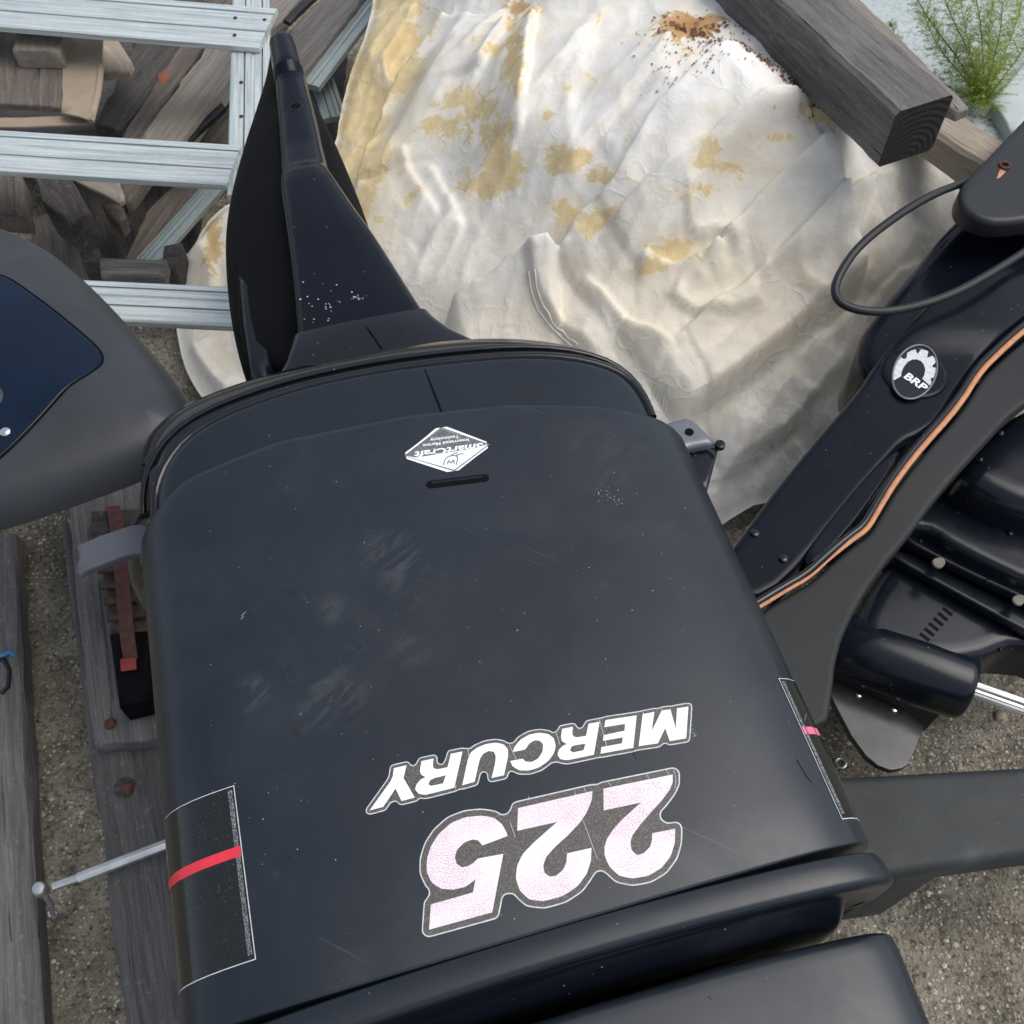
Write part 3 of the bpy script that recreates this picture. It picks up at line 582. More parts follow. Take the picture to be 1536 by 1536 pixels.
# diamond sticker
kd = 160/1536; D_ = lambda pts: crop(590, 625, kd, pts)
dia = decal('diamond_sticker', smooth(D_([(95, 578), (400, 350), (678, 112), (1060, 255), (1435, 400), (1150, 610), (872, 830), (480, 705)]), 1), M['white'], .0003, cowl, step=.01)
decal('sticker_line', D_([(150, 570), (690, 155), (1390, 403), (880, 790)]), M['diamondgrey'], .00045, dia, [D_([(172, 572), (690, 170), (1362, 408), (878, 770)])], step=.01)
decal('sticker_ground', D_([(176, 566), (688, 176), (1345, 402), (1150, 460), (900, 500), (620, 545), (330, 592)]), M['diamondgrey'], .00055, dia, step=.01)
for nm, tx, a, b, c, bo in [('sticker_word', 'SmartCraft', (1290, 385), (300, 515), (5, 85), .03), ('sticker_word', 'Integrated Marine', (1085, 320), (425, 405), (4, 42), .02), ('sticker_word', 'Technology', (945, 270), (530, 325), (4, 42), .02)]:
    V, Fc = text_px(tx, D_([a])[0], D_([b])[0], np.array(c)*kd, bo, .15 if tx[0] == 'S' else 0)
    Q = np.array([qs(*p) for p in V]); mesh_obj(nm, S(Q[:, 0], Q[:, 1], .0008), Fc, M['white'], dia, smooth_=False)
for arc in ([(725, 700), (740, 620), (800, 570), (880, 560), (930, 580), (920, 650), (905, 695)], [(780, 690), (800, 620), (835, 690), (865, 610), (880, 680)], [(820, 575), (880, 530), (930, 525)], [(900, 565), (980, 535), (1010, 540)]):
    Q = np.array([qs(*p) for p in smooth(D_(arc), 2, False)]); tube('sticker_emblem', S(Q[:, 0], Q[:, 1], .0005), .00045, M['diamondgrey'], dia, n=6)
# creases in the old vinyl
for i_, ln in enumerate([[(862, 1189), (868, 1216), (880, 1245), (896, 1289)], [(912, 1174), (916, 1179)], [(969, 1161), (973, 1168)], [(876, 1182), (879, 1189)], [(998, 1155), (1004, 1162)], [(1010, 1155), (1014, 1168), (1012, 1184)], [(765, 1234), (773, 1256)], [(899, 1080), (905, 1102), (910, 1119)], [(834, 1099), (840, 1118)], [(764, 1117), (774, 1139)], [(1015, 1062), (1020, 1070)], [(992, 1063), (996, 1072)], [(964, 1068), (968, 1075)], [(684, 1178), (683, 1184)], [(702, 1124), (703, 1134)]]):
    Q = np.array([qs(*p) for p in smooth(np.array(ln, float), 1, False)]); tube('vinyl_crease', S(Q[:, 0], Q[:, 1], .0006), .00022, M['silver'], cowl, n=5)
# black slot plug
c0, c1 = np.array(qs(646, 727)), np.array(qs(727, 717)); ax_ = (c1-c0)/np.linalg.norm(c1-c0); pe = np.array([-ax_[1], ax_[0]]); rr = .0042
st = [c1+rr*(math.cos(a)*pe+math.sin(a)*ax_) for a in np.linspace(0, math.pi, 9)]+[c0-rr*(math.cos(a)*pe+math.sin(a)*ax_) for a in np.linspace(0, math.pi, 9)]
decal('slot_plug', st, M['void'], .0004, cowl, pix=False, step=.01)
st2 = [np.array(c0)+(np.array(p)-c0)*.97+.03*(c1-c0)*.5 for p in st]; Q = np.array([c0+ax_*.001, (c0+c1)/2, c1-ax_*.001]); tube('slot_edge', S(Q[:, 0], Q[:, 1]+.0018, .0004), .0012, M['gloss'], cowl, n=6)
# wrap-round film stickers with a stripe
def film(q0, q1, s0, s1, stripes, name='side_sticker'):
    rect = [(q0, s0), (q1, s0), (q1, s1), (q0, s1)]; o = decal(name, rect, M['silver'], .0003, cowl, pix=False, step=.012, res=.012)
    sg = 1 if q1 > q0 else -1; b = .0007
    decal('sticker_film', [(q0+sg*b, s0+b), (q1-sg*b, s0+b), (q1-sg*b, s1-b), (q0+sg*b, s1-b)], M['film'], .0005, o, pix=False, step=.012, res=.012)
    decal('sticker_border', [(q0+sg*.002, s0+.004), (q0+sg*.0055, s0+.004), (q0+sg*.0055, s1-.003), (q0+sg*.002, s1-.003)], M['filmedge'], .0006, o, pix=False, step=.012, res=.012)
    for a, c, mt in stripes: decal('sticker_stripe', [(q0+sg*.001, a), (q1-sg*b, a), (q1-sg*b, c), (q0+sg*.001, c)], M[mt], .0008, o, pix=False, step=.012, res=.012)
    return o
qa, sa = qs(348, 1179); qb, sb = qs(388, 1438); qm, sm_ = qs(356, 1270); qn, sn_ = qs(359, 1285)
film((qa+qb)/2, (qa+qb)/2-.20, sb, sa, [(sn_, sm_, 'red')])
qa, sa = qs(1173, 1017); qb, sb = qs(1257, 1230); qm, sm_ = qs(1207, 1090); qn, sn_ = qs(1211, 1101)
film((qa+qb)/2, (qa+qb)/2+.19, sb, sa, [(sn_, sm_, 'hotpink')])
# scuffs and specks
M['scuff'] = flat('scuff', (.34, .35, .35), .7); M['darkspot'] = flat('dark_spot', (.008, .009, .011), .5)
for cx, cy, mt in [(433, 885, 'darkspot'), (443, 1098, 'darkspot')]:
    decal('dark_mark', [(cx+10*math.cos(a)*(.8+.3*math.sin(3*a)), cy+5*math.sin(a)+4*math.cos(a)*(cy > 1000)) for a in np.linspace(0, 2*math.pi, 12)[:-1]], M[mt], .0002, cowl, step=.01)
for ln in [[(1195, 1139), (1203, 1152), (1209, 1163), (1218, 1173)], [(1062, 1494), (1068, 1500)], [(950, 1128), (955, 1141)], [(1203, 1087), (1212, 1080)]]:
    Q = np.array([qs(*p) for p in smooth(np.array(ln, float), 1, False)]); tube('scratch', S(Q[:, 0], Q[:, 1], .0001), .0004, M['darkspot'], cowl, n=5)
for ln in [[(361, 929), (366, 924)], [(362, 924), (367, 919), (369, 918)], [(1207, 1082), (1210, 1068)], [(1200, 1071), (1206, 1082)]]:
    Q = np.array([qs(*p) for p in smooth(np.array(ln, float), 1, False)]); tube('scratch', S(Q[:, 0], Q[:, 1], .0001), .00022, M['scuff'], cowl, n=5)
V, Fc = [], []
sp = [(random.gauss(905, 9), random.gauss(738, 9)) for _ in range(26)]+[(random.gauss(925, 4), random.gauss(752, 4)) for _ in range(14)]+[(random.gauss(1040, 3), random.gauss(1100, 7)) for _ in range(14)]+[(random.uniform(280, 1180), random.uniform(680, 1400)) for _ in range(90)]
for px, py in sp:
    q_, s_ = qs(px, py); r = random.uniform(.0002, .0006); b = len(V); Q = np.array([(q_+r*math.cos(a)*random.uniform(.5, 1.4), s_+r*math.sin(a)*random.uniform(.5, 1.4)) for a in np.arange(5)/5*2*math.pi])
    V += S(Q[:, 0], Q[:, 1], .0002).tolist(); Fc.append(list(range(b, b+5)))
kind(mesh_obj('paint_specks', V, Fc, M['scuff'], cowl, smooth_=False), 'stuff')

# ================================================================== canvas heap
CTRL = [(1100, 100, .58), (1220, 160, .58), (1000, 50, .60), (850, 50, .56), (950, 200, .53), (800, 150, .50), (850, 300, .45), (700, 100, .46), (650, 200, .40), (600, 300, .30), (620, 400, .27), (700, 350, .36), (780, 480, .28), (560, 50, .34), (520, 150, .27), (540, 260, .20), (900, 450, .36), (1000, 420, .42), (1100, 330, .46), (1250, 250, .52), (1330, 250, .50), (1400, 330, .40), (1250, 400, .37), (1150, 480, .32), (1050, 550, .26), (950, 540, .26), (1200, 540, .22), (1120, 620, .19), (1250, 600, .13), (1150, 720, .05), (1100, 800, .012), (1350, 500, .18), (1300, 700, .01), (300, 400, .12), (290, 500, .07), (330, 580, .05), (400, 300, .15), (450, 400, .19), (350, 650, .03), (800, 600, .20), (600, 550, .16), (500, 560, .11), (450, 650, .05), (900, 700, .12), (1000, -100, .62), (700, -100, .48), (1200, 0, .585), (1300, 100, .57), (600, -80, .37), (1180, 640, .10)]
CP = np.array([at(*c) for c in CTRL])
def tarp_base(x, y):
    x = np.asarray(x, float); y = np.asarray(y, float); num_ = 0; den = 0
    for cx, cy, cz in CP:
        d2 = (x-cx)**2+(y-cy)**2; w_ = np.exp(-d2/(2*.085**2))+1e-4/(d2+.01)**2*.01; num_ = num_+w_*cz; den = den+w_
    return num_/den
def on_tarp(px, py, hf=tarp_base):
    z = .35
    for _ in range(25):
        p = at(px, py, z); z = .6*z+.4*float(hf(p[0], p[1]))
    return at(px, py, z)
bound = [(590, -160), (562, 0), (508, 140), (500, 215), (440, 290), (360, 280), (318, 305), (290, 345), (262, 400), (256, 450), (266, 520), (285, 570), (320, 610), (420, 700), (700, 800), (1000, 850), (1062, 800), (1090, 770), (1140, 745), (1210, 735), (1290, 700), (1380, 590), (1450, 430), (1470, 330), (1440, 250), (1390, 180), (1330, 110), (1270, 20), (1250, -160)]
BP = smooth(np.array([on_tarp(*b) for b in bound]), 2)
lo, hi = BP[:, :2].min(0)-.01, BP[:, :2].max(0)+.01; stp = .0048
gx = np.arange(lo[0], hi[0], stp); gy = np.arange(lo[1], hi[1], stp); X, Y = np.meshgrid(gx, gy); Pf = np.c_[X.ravel(), Y.ravel()]
ins = inside(Pf, BP); nxg = len(gx)
idg = np.arange(len(Pf)).reshape(X.shape); quads = np.stack([idg[:-1, :-1], idg[:-1, 1:], idg[1:, 1:], idg[1:, :-1]], -1).reshape(-1, 4)
quads = quads[ins[quads].any(1)]; used = np.unique(quads); re_ = np.full(len(Pf), -1); re_[used] = np.arange(len(used)); quads = re_[quads]; Q2 = Pf[used]; qi = ins[used]
_, near = dist_poly(Q2[~qi], BP); Q2[~qi] = near
Z = tarp_base(Q2[:, 0], Q2[:, 1])
# folds: (photo line, height, steep side width, gentle side width, side +1/-1 of the gentle slope)
FOLDS = [
 ([(1228, 160), (1180, 195), (1139, 219), (1080, 266), (1034, 332), (1014, 359), (983, 394), (948, 430)], .030, .014, .11, 1),
 ([(1100, 100), (1050, 140), (997, 191), (930, 285), (903, 332), (864, 359), (833, 398)], .034, .007, .10, -1),
 ([(833, 398), (800, 412), (755, 434), (710, 462), (669, 496)], .045, .007, .07, -1),
 ([(670, 40), (653, 78), (606, 137), (571, 207), (536, 281)], .036, .006, .09, -1),
 ([(800, 20), (792, 70), (788, 117), (780, 170), (774, 211)], .020, .007, .045, 1),
 ([(760, 40), (735, 75), (718, 110)], .016, .008, .04, 1),
 ([(796, 408), (801, 449), (825, 488), (864, 520), (905, 545)], .020, .010, .06, -1),
 ([(1290, 430), (1260, 462), (1186, 520), (1123, 575), (1045, 622), (1010, 650)], .050, .006, .12, 1),
 ([(1300, 555), (1280, 567), (1233, 587), (1190, 641), (1139, 684), (1080, 720)], .035, .006, .08, 1),
 ([(1022, 350), (1030, 375), (1069, 379), (1085, 395), (1100, 412)], .014, .005, .025, -1),
 ([(950, 430), (990, 425), (1040, 420), (1075, 405)], .014, .005, .03, 1),
 ([(1000, 470), (1040, 500), (1090, 510), (1130, 500)], .012, .006, .03, -1),
 ([(870, 440), (905, 470), (930, 500), (975, 525), (1000, 545)], .013, .008, .04, 1),
 ([(620, 10), (600, 60), (575, 110), (585, 140)], .018, .008, .03, 1),
 ([(1225, 170), (1245, 200), (1250, 260), (1240, 320)], .022, .02, .06, 1),
 ([(640, 250), (665, 300), (690, 350)], .007, .008, .03, 1), ([(600, 230), (625, 280), (655, 340)], .007, .008, .03, 1),
 ([(300, 360), (320, 420), (318, 480)], .012, .01, .04, 1), ([(290, 520), (310, 560), (345, 590)], .015, .008, .03, -1),
 ([(1320, 330), (1260, 380), (1190, 420), (1120, 440)], .012, .012, .05, 1), ([(1380, 350), (1320, 420), (1240, 470)], .010, .010, .04, 1),
 ([(1190, 185), (1080, 250), (960, 330), (900, 395)], .012, .006, .03, -1), ([(1020, 60), (930, 160), (850, 260)], .010, .006, .03, 1), ([(1280, 210), (1180, 285), (1100, 360), (1050, 430)], .014, .006, .035, -1), ([(1340, 260), (1220, 360), (1120, 465), (1020, 525)], .014, .006, .035, -1), ([(1380, 400), (1290, 480), (1200, 560)], .012, .006, .03, -1), ([(900, 30), (800, 160), (700, 300), (640, 380)], .010, .008, .05, 1),
 ([(880, 60), (850, 130), (845, 200), (860, 280)], .008, .02, .05, 1), ([(1000, 120), (960, 180), (900, 230)], .006, .015, .05, -1),
]
for ln, amp, wst, wg, side in FOLDS:
    L = smooth(np.array([on_tarp(*p) for p in ln]), 2, False)
    wob = .006*(fbm(Q2[:, 0]*22, Q2[:, 1]*22, 3, 5)-.5)*2
    sd, _, par = dist_poly(Q2, L, False, True); sd = -sd*side+wob; mid = np.clip(np.minimum(par, 1-par)*6, 0, 1)
    end = np.minimum(np.hypot(*(Q2-L[0, :2]).T), np.hypot(*(Q2-L[-1, :2]).T))
    tp_ = np.where((par > .001) & (par < .999), .25+.75*mid, .25*np.exp(-(end/.02)**2))
    Z = Z+1.55*amp*tp_*np.where(sd > 0, np.exp(-(sd/wg)**1.2), np.exp(-(sd/wst)**2))
Z += .020*(fbm(Q2[:, 0]*5, Q2[:, 1]*5, 3, 11)-.5)
ca, sa_ = math.cos(.9), math.sin(.9); U1 = Q2[:, 0]*ca+Q2[:, 1]*sa_; V1 = -Q2[:, 0]*sa_+Q2[:, 1]*ca
Fd_ = Q2[:, 0]*.62+Q2[:, 1]*.78; Fc_ = -Q2[:, 0]*.78+Q2[:, 1]*.62            # along / across the long folds
rd = 1-np.abs(2*vnoise(Fd_*3.2+.8*fbm(Fc_*5, Fd_*5, 2, 9), Fc_*11+.5*fbm(Fd_*7, Fc_*7, 2, 8), 21)-1)
Z += .015*(rd-.6)
rd3 = 1-np.abs(2*vnoise(Fd_*9+Fc_*4, Fc_*23-Fd_*5+.7*vnoise(Fd_*12, Fc_*12, 5), 27)-1); rd4 = 1-np.abs(2*vnoise(Fd_*21-Fc_*15, Fc_*27+Fd_*19, 29)-1)
Z += .0050*(rd3-.6)+.0034*(rd4-.6)
pxv, pyv = photo_xy(np.c_[Q2, Z])
wr = np.clip((pxv-900)/250, 0, 1)*np.clip((pyv-300)/120, 0, 1); rd2 = 1-np.abs(2*vnoise(V1*19, U1*13+fbm(U1*11, V1*11, 2, 4), 33)-1); Z += (.003+.013*wr)*(rd2-.6)
edge = dist_poly(Q2, BP)[0]; Z -= .02*np.exp(-(edge/.02)**2)
Z = np.maximum(Z, .006+.004*fbm(Q2[:, 0]*30, Q2[:, 1]*30, 2, 3))
Vt = np.c_[Q2, Z]
tarp = mesh_obj('canvas_tarp', Vt, quads, M['tarp'], angle=180); tag(tarp, 'stained off-white canvas tarp thrown in folds over a heap', 'tarp')
_tz = {}
def tarp_height(x, y):
    d2 = (Q2[:, 0]-x)**2+(Q2[:, 1]-y)**2; k = np.argpartition(d2, 4)[:4]; w_ = 1/(d2[k]+1e-7); return float((Z[k]*w_).sum()/w_.sum())
def blobs(lst):
    v = np.zeros(len(Q2))
    for cx, cy, a, b, st_ in lst: v = np.maximum(v, st_*np.exp(-(((pxv-cx)/a)**2+((pyv-cy)/b)**2)))
    return v
def put_attr(name, v):
    at_ = tarp.data.attributes.new(name, 'FLOAT', 'POINT'); at_.data.foreach_set('value', v.astype(np.float32))
put_attr('stain', blobs([(772, 95, 16, 75, .75), (735, 70, 30, 20, .5), (700, 165, 55, 45, .55), (668, 188, 35, 22, .7), (735, 195, 28, 18, .65), (756, 248, 30, 34, .75), (728, 282, 34, 18, .75), (862, 240, 36, 25, .65), (900, 258, 40, 18, .6), (885, 330, 40, 25, .6), (845, 310, 18, 18, .5), (570, 330, 12, 10, .6), (610, 205, 25, 18, .45), (590, 280, 40, 40, .35), (848, 135, 14, 12, .5), (825, 172, 12, 10, .45), (545, 170, 45, 160, .80), (590, 60, 40, 90, .85), (612, 110, 30, 30, .7), (560, 250, 25, 60, .5), (1090, 250, 45, 16, .55), (1062, 222, 20, 24, .65), (1050, 245, 30, 14, .6), (1012, 375, 36, 30, .65), (985, 400, 40, 14, .6), (1160, 205, 50, 10, .45), (1222, 172, 26, 20, .55), (1035, 40, 50, 24, .9), (1100, 110, 14, 10, .6), (1165, 165, 14, 6, .6), (780, 10, 30, 16, .6), (320, 365, 14, 60, .7), (1010, 285, 18, 12, .5), (1055, 285, 35, 14, .5)]))
put_attr('brown', np.clip(blobs([(1035, 40, 60, 34, 1.), (1100, 110, 18, 14, 1.), (320, 365, 20, 70, .5), (1165, 165, 16, 9, 1.), (780, 10, 40, 20, .7), (770, 60, 20, 40, .35)]), 0, 1))
put_attr('cream', np.clip(.14+blobs([(1100, 450, 260, 150, .65), (950, 420, 120, 60, .6), (1130, 240, 90, 60, .5), (560, 200, 70, 260, .75), (330, 450, 90, 130, .55), (800, 480, 160, 60, .5), (640, 420, 70, 70, .3), (1050, 330, 60, 60, .4)]), 0, 1))
put_attr('grime', np.clip(blobs([(790, 330, 90, 110, .35), (1300, 480, 130, 140, .75), (1200, 650, 160, 120, 1.), (1330, 300, 90, 90, .6), (350, 540, 60, 70, .7), (1100, 480, 90, 60, .35), (880, 120, 60, 100, .2)]), 0, 1))
# stitched seams on the canvas
for ln in ([(793, 407), (799, 450), (822, 488), (858, 520)],):
    for off in (0, 9):
        P_ = []
        for px, py in smooth(np.array(ln, float), 2, False):
            p = on_tarp(px+off, py-off*.3, lambda a, b: tarp_height(a, b)); P_.append([p[0], p[1], tarp_height(p[0], p[1])+.0005])
        tube('seam', P_, .0016, M['tarp'], tarp, n=6)
# leaf litter caught on top of the canvas
V, Fc = [], []
for k in range(620):
    c = random.random()
    if c < .45: t = random.random(); px, py = 1060+170*t+random.gauss(-6, 9), 70+105*t+random.gauss(6, 9)
    elif c < .65: px, py = random.gauss(1030, 30), random.gauss(55, 10)
    elif c < .9: px, py = random.gauss(1060, 50), random.gauss(95, 32)
    else: px, py = random.gauss(1030, 18), random.gauss(145, 14)
    p = on_tarp(px, py); z = tarp_height(p[0], p[1]); L = random.uniform(.0015, .0055 if c < .65 else .0035); a = random.uniform(0, 6.3); wd = L*random.uniform(.25, .7); b = len(V); dx = np.array([math.cos(a), math.sin(a), random.uniform(-.3, .3)]); dy = np.array([-math.sin(a), math.cos(a), random.uniform(-.3, .3)])
    o_ = np.array([p[0], p[1], z+.002]); V += [o_-dx*L, o_-dy*wd, o_+dx*L, o_+dy*wd, o_+[0, 0, L*.4]]; Fc += [[b, b+1, b+4], [b+1, b+2, b+4], [b+2, b+3, b+4], [b+3, b, b+4], [b+3, b+2, b+1, b]]
lit = mesh_obj('leaf_litter', V, Fc, M['litter'], smooth_=False); kind(lit, 'stuff'); tag(lit, 'brown crumbs of leaf litter on the canvas beside the timber', 'leaf litter')

# ================================================================== timbers on the heap
def gr(a, b, z=.5):
    p, q = at(*a, z), at(*b, z); return math.atan2(q[1]-p[1], q[0]-p[0])
def board(name, label, cat, pts, z, th, mat, ga, group=None, er=.004, rough=.0012, parent=None, step=.05, res=None, top=None):
    o = puff(name, px_poly(pts, z), mat, parent, er=er, depth=th, step=step, grain=gr(*ga, z if not isinstance(z, tuple) else .5), rough_edge=rough, res=res or .03, top=top)
    if label: tag(o, label, cat, group)
    return o
def bar(name, p0, p1, wd, ht, mat, parent=None, endmat=None, n=14, jit=.0015, er=.006, roll=0.):
    """squared timber from p0 to p1 (bottom centre line), worn edges; local X runs along it"""
    p0, p1 = np.array(p0, float), np.array(p1, float); d = p1-p0; L = np.linalg.norm(d); d /= L; a = np.cross([0, 0, 1.], d); a /= np.linalg.norm(a); b = np.cross(d, a)
    ca_, sb_ = math.cos(roll), math.sin(roll); a, b = a*ca_+b*sb_, b*ca_-a*sb_
    pr = [(-wd/2+er, 0), (wd/2-er, 0), (wd/2, er), (wd/2, ht-er), (wd/2-er, ht), (-wd/2+er, ht), (-wd/2, ht-er), (-wd/2, er)]
    secs_ = []
    for t in np.linspace(0, 1, n):
        secs_.append(np.array([p0+d*L*t+a*(x+rng.normal(0, jit))+b*(y+rng.normal(0, jit)) for x, y in pr]))
    m_ = len(pr); V = np.vstack(secs_); Fc = []
    for i in range(n-1):
        for j in range(m_): k = (j+1) % m_; Fc.append([i*m_+j, i*m_+k, (i+1)*m_+k, (i+1)*m_+j])
    Fc += [list(range(m_)), [(n-1)*m_+j for j in range(m_)]]
    rot = Matrix((d.tolist(), a.tolist(), b.tolist())).transposed(); org = (p0+p1)/2
    me = bpy.data.meshes.new(name); loc_ = (V-org)@np.array(rot); me.from_pydata(loc_.tolist(), [], Fc); bm = bmesh.new(); bm.from_mesh(me); bmesh.ops.recalc_face_normals(bm, faces=bm.faces); bm.to_mesh(me); bm.free()
    me.shade_smooth(); me.set_sharp_from_angle(angle=math.radians(30)); me.materials.append(mat)
    if endmat: me.materials.append(endmat); me.polygons[len(Fc)-1].material_index = 1; me.polygons[len(Fc)-2].material_index = 1
    o = bpy.data.objects.new(name, me); COL.objects.link(o); o.matrix_world = Matrix.Translation(org.tolist()) @ rot.to_4x4()
    if parent: o.parent = parent; o.matrix_parent_inverse = parent.matrix_world.inverted() if parent.type != 'EMPTY' else Matrix.Translation(parent.location).inverted()
    return o
zt = .585
e0 = (at(1345, 135, zt+.1)+at(1435, 172, zt+.1))/2; e1 = (at(1176, -8, zt+.1)+at(1258, 2, zt+.1))/2; dv = e1-e0
o = bar('timber_beam', np.r_[e0[:2], zt], np.r_[(e0+dv*1.9)[:2], zt], .104, .1, M['wbeam'], endmat=M['endgrain'], n=24, jit=.0008); tag(o, 'square grey weathered timber with a dark end resting on the canvas', 'timber')
l0, l1 = at(1520, 250, .53), at(1405, 172, .53); dv = l1-l0
o = bar('timber_batten', np.r_[(l0-dv*1.2)[:2], .47], np.r_[(l1+dv*1.4)[:2], .47], .075, .06, M['wpale'], n=16); tag(o, 'paler timber batten sticking out beyond the dark beam end', 'timber')
o = board('thin_plank', 'thin grey plank lying along the far side of the square timber', 'plank', [(1236, -30), (1262, -30), (1455, 160), (1440, 166), (1425, 160)], .60, .02, M['wlight'], ((1240, 0), (1440, 165))); 
o = board('plank_end', 'dark plank end poking out above the square timber', 'plank', [(1190, -30), (1276, -30), (1272, 8), (1232, 17), (1206, 10)], .50, .02, M['wbrown'], ((1200, 0), (1270, 0)))
# pale panel behind
pp = px_poly([(1180, -200), (1760, -200), (1760, 420), (1500, 330), (1380, 200), (1270, 60)], .34)
pan = puff('fibreglass_panel', pp, M['panel'], None, er=.01, depth=.04, step=.03, res=.05); tag(pan, 'pale mouldy fibreglass panel behind the fern', 'panel')
Vp = np.array([pan.matrix_world @ v.co for v in pan.data.vertices]) if False else np.array([(v.co[0]+pan.location[0], v.co[1]+pan.location[1], v.co[2]+pan.location[2]) for v in pan.data.vertices]); a_, b_ = photo_xy(Vp)
ma = pan.data.attributes.new('mould', 'FLOAT', 'POINT'); ma.data.foreach_set('value', np.clip(.15+.95*np.exp(-((a_-1470)/110)**2-((b_-110)/110)**2), 0, 1).astype(np.float32))
bz = [(1490, 150), (1515, 120), (1600, 20), (1640, 40), (1560, 150), (1520, 200)]
o = puff('panel_edge', px_poly(bz, .37), M['panel'], pan, er=.005, depth=.03, step=.04)
# asparagus fern
fern = tag(empty('fern', at(1478, 150, .345)), 'feathery green asparagus fern growing beside the pale panel', 'plant')
V, Fc = [], []
def needle(p, dr, L, wd):
    dr = dr/np.linalg.norm(dr); a = np.cross(dr, rng.normal(0, 1, 3)); a /= np.linalg.norm(a); b = len(V); V.extend([p-a*wd, p+a*wd, p+dr*L]); Fc.append([b, b+1, b+2])
base = at(1475, 155, .35); stems = [([(1475, 155), (1420, 130), (1370, 95), (1342, 55), (1338, 35)], .35, .42), ([(1475, 155), (1440, 90), (1400, 40), (1370, -10), (1362, -40)], .35, .55), ([(1475, 155), (1455, 80), (1420, 10), (1400, -50)], .35, .58), ([(1475, 155), (1475, 90), (1470, 20), (1450, -60)], .35, .6), ([(1475, 155), (1490, 90), (1505, 30), (1500, -50)], .35, .6), ([(1475, 155), (1510, 110), (1545, 60), (1560, 0)], .35, .55), ([(1475, 155), (1450, 120), (1405, 70), (1385, 20)], .35, .45), ([(1475, 155), (1500, 100), (1530, 20), (1540, -40)], .35, .5), ([(1475, 155), (1462, 110), (1452, 60), (1440, 0)], .35, .5), ([(1475, 155), (1485, 110), (1482, 60), (1490, 0)], .35, .5)]
for k, (ln, z0, z1) in enumerate(stems):
    L = smooth(np.array(ln, float), 3, False); P_ = [at(px, py, z0+(z1-z0)*t) for (px, py), t in zip(L, np.linspace(0, 1, len(L)))]
    tube('stem', P_, np.linspace(.0016, .0006, len(P_)), M['stem'], fern, n=6); P_ = resample(np.array(P_), .0055, False)
    for i, p in enumerate(P_[3:]):
        t = i/len(P_); tg = P_[min(i+4, len(P_)-1)]-P_[i+2]; tg = tg/max(np.linalg.norm(tg), 1e-6)
        for sd2 in range(3):
            br_ = rng.normal(0, 1, 3); br_ -= br_@tg*tg; br_ /= np.linalg.norm(br_); bl = (.036*(1-.7*t)+.008)*rng.uniform(.5, 1.2)
            if k == 0: bl *= .45
            dr = tg*.55+br_; dr /= np.linalg.norm(dr)
            for q in np.arange(.002, bl, .0034):
                for _ in range(3): needle(p+dr*q, dr*.7+rng.normal(0, .7, 3), rng.uniform(.004, .010), .00045)
            b = len(V); pe_ = np.cross(dr, tg); V.extend([p-pe_*.0003, p+pe_*.0003, p+dr*bl]); Fc.append([b, b+1, b+2])
kind(mesh_obj('foliage', V, Fc, M['fern'], fern, smooth_=False), 'stuff')

# ================================================================== galvanised frame
fz = .42
frame = tag(empty('metal_ladder', at(200, 240, 0)*[1, 1, 0]+[0, 0, fz-.03]), 'ladder-like galvanised steel frame with ribbed rails over the wood pile', 'ladder')
def rail(name, a0, a1, b0, b1, z, parent, mat=None, grooves=(.17, .192, .62, .642), th=.014, ext=(0, 0)):
    """ribbed channel: edge line a0-a1 and edge line b0-b1 (photo points) at height z"""
    A0, A1, B0, B1 = (at(*p, z) for p in (a0, a1, b0, b1)); m0, m1 = (A0+B0)/2, (A1+B1)/2; d = m1-m0; L = np.linalg.norm(d); d /= L; m0 = m0-d*ext[0]; m1 = m1+d*ext[1]; L = np.linalg.norm(m1-m0)
    a = np.array([-d[1], d[0], 0]); wd = .5*(abs((A0-B0)@a)+abs((A1-B1)@a)); g0, g1, g2, g3 = grooves
    pr = [(0, -th), (0, -.003), (.03, -.001), (g0-.01, 0), (g0, -.011), (g1, -.011), (g1+.01, 0), (.36, .0008), (.39, -.002), (.42, -.002), (.45, .0008), (g2-.01, 0), (g2, -.011), (g3, -.011), (g3+.01, 0), (.97, -.001), (1, -.003), (1, -th)]
    secs_ = [np.array([m0+d*L*t+a*(x-.5)*-wd+np.array([0, 0, y]) for x, y in pr]) for t in np.linspace(0, 1, 9)]
    org = (m0+m1)/2; rz = math.atan2(d[1], d[0]); n = len(pr); Vv = np.vstack(secs_); Ff = [[i*n+j, i*n+(j+1) % n, (i+1)*n+(j+1) % n, (i+1)*n+j] for i in range(8) for j in range(n)]
    Ff += [list(range(n)), [8*n+j for j in range(n)]]
    return mesh_obj(name, Vv, Ff, mat or M['galv'], parent, origin=org, rz=rz, angle=20), d, a
rail('rail', (0, -22), (404, 10), (0, 38), (400, 71), fz, frame, ext=(.5, 0))
rail('rail', (0, 193), (352, 216), (0, 255), (350, 276), fz-.004, frame, ext=(.5, 0))
rail('rail', (130, 418), (365, 430), (130, 478), (365, 488), fz-.004, frame, ext=(.7, .06))
rail('upright', (345, 0), (345, 225), (406, 0), (402, 225), fz-.016, frame, ext=(.25, .12))
for px, py in [(353, 27), (397, 30), (352, 53), (362, 124), (362, 175)]: disc('screw', at(px, py, fz-(.0 if py < 80 else .016)), .0042, .002, M['skegmetal'], frame, n=10)
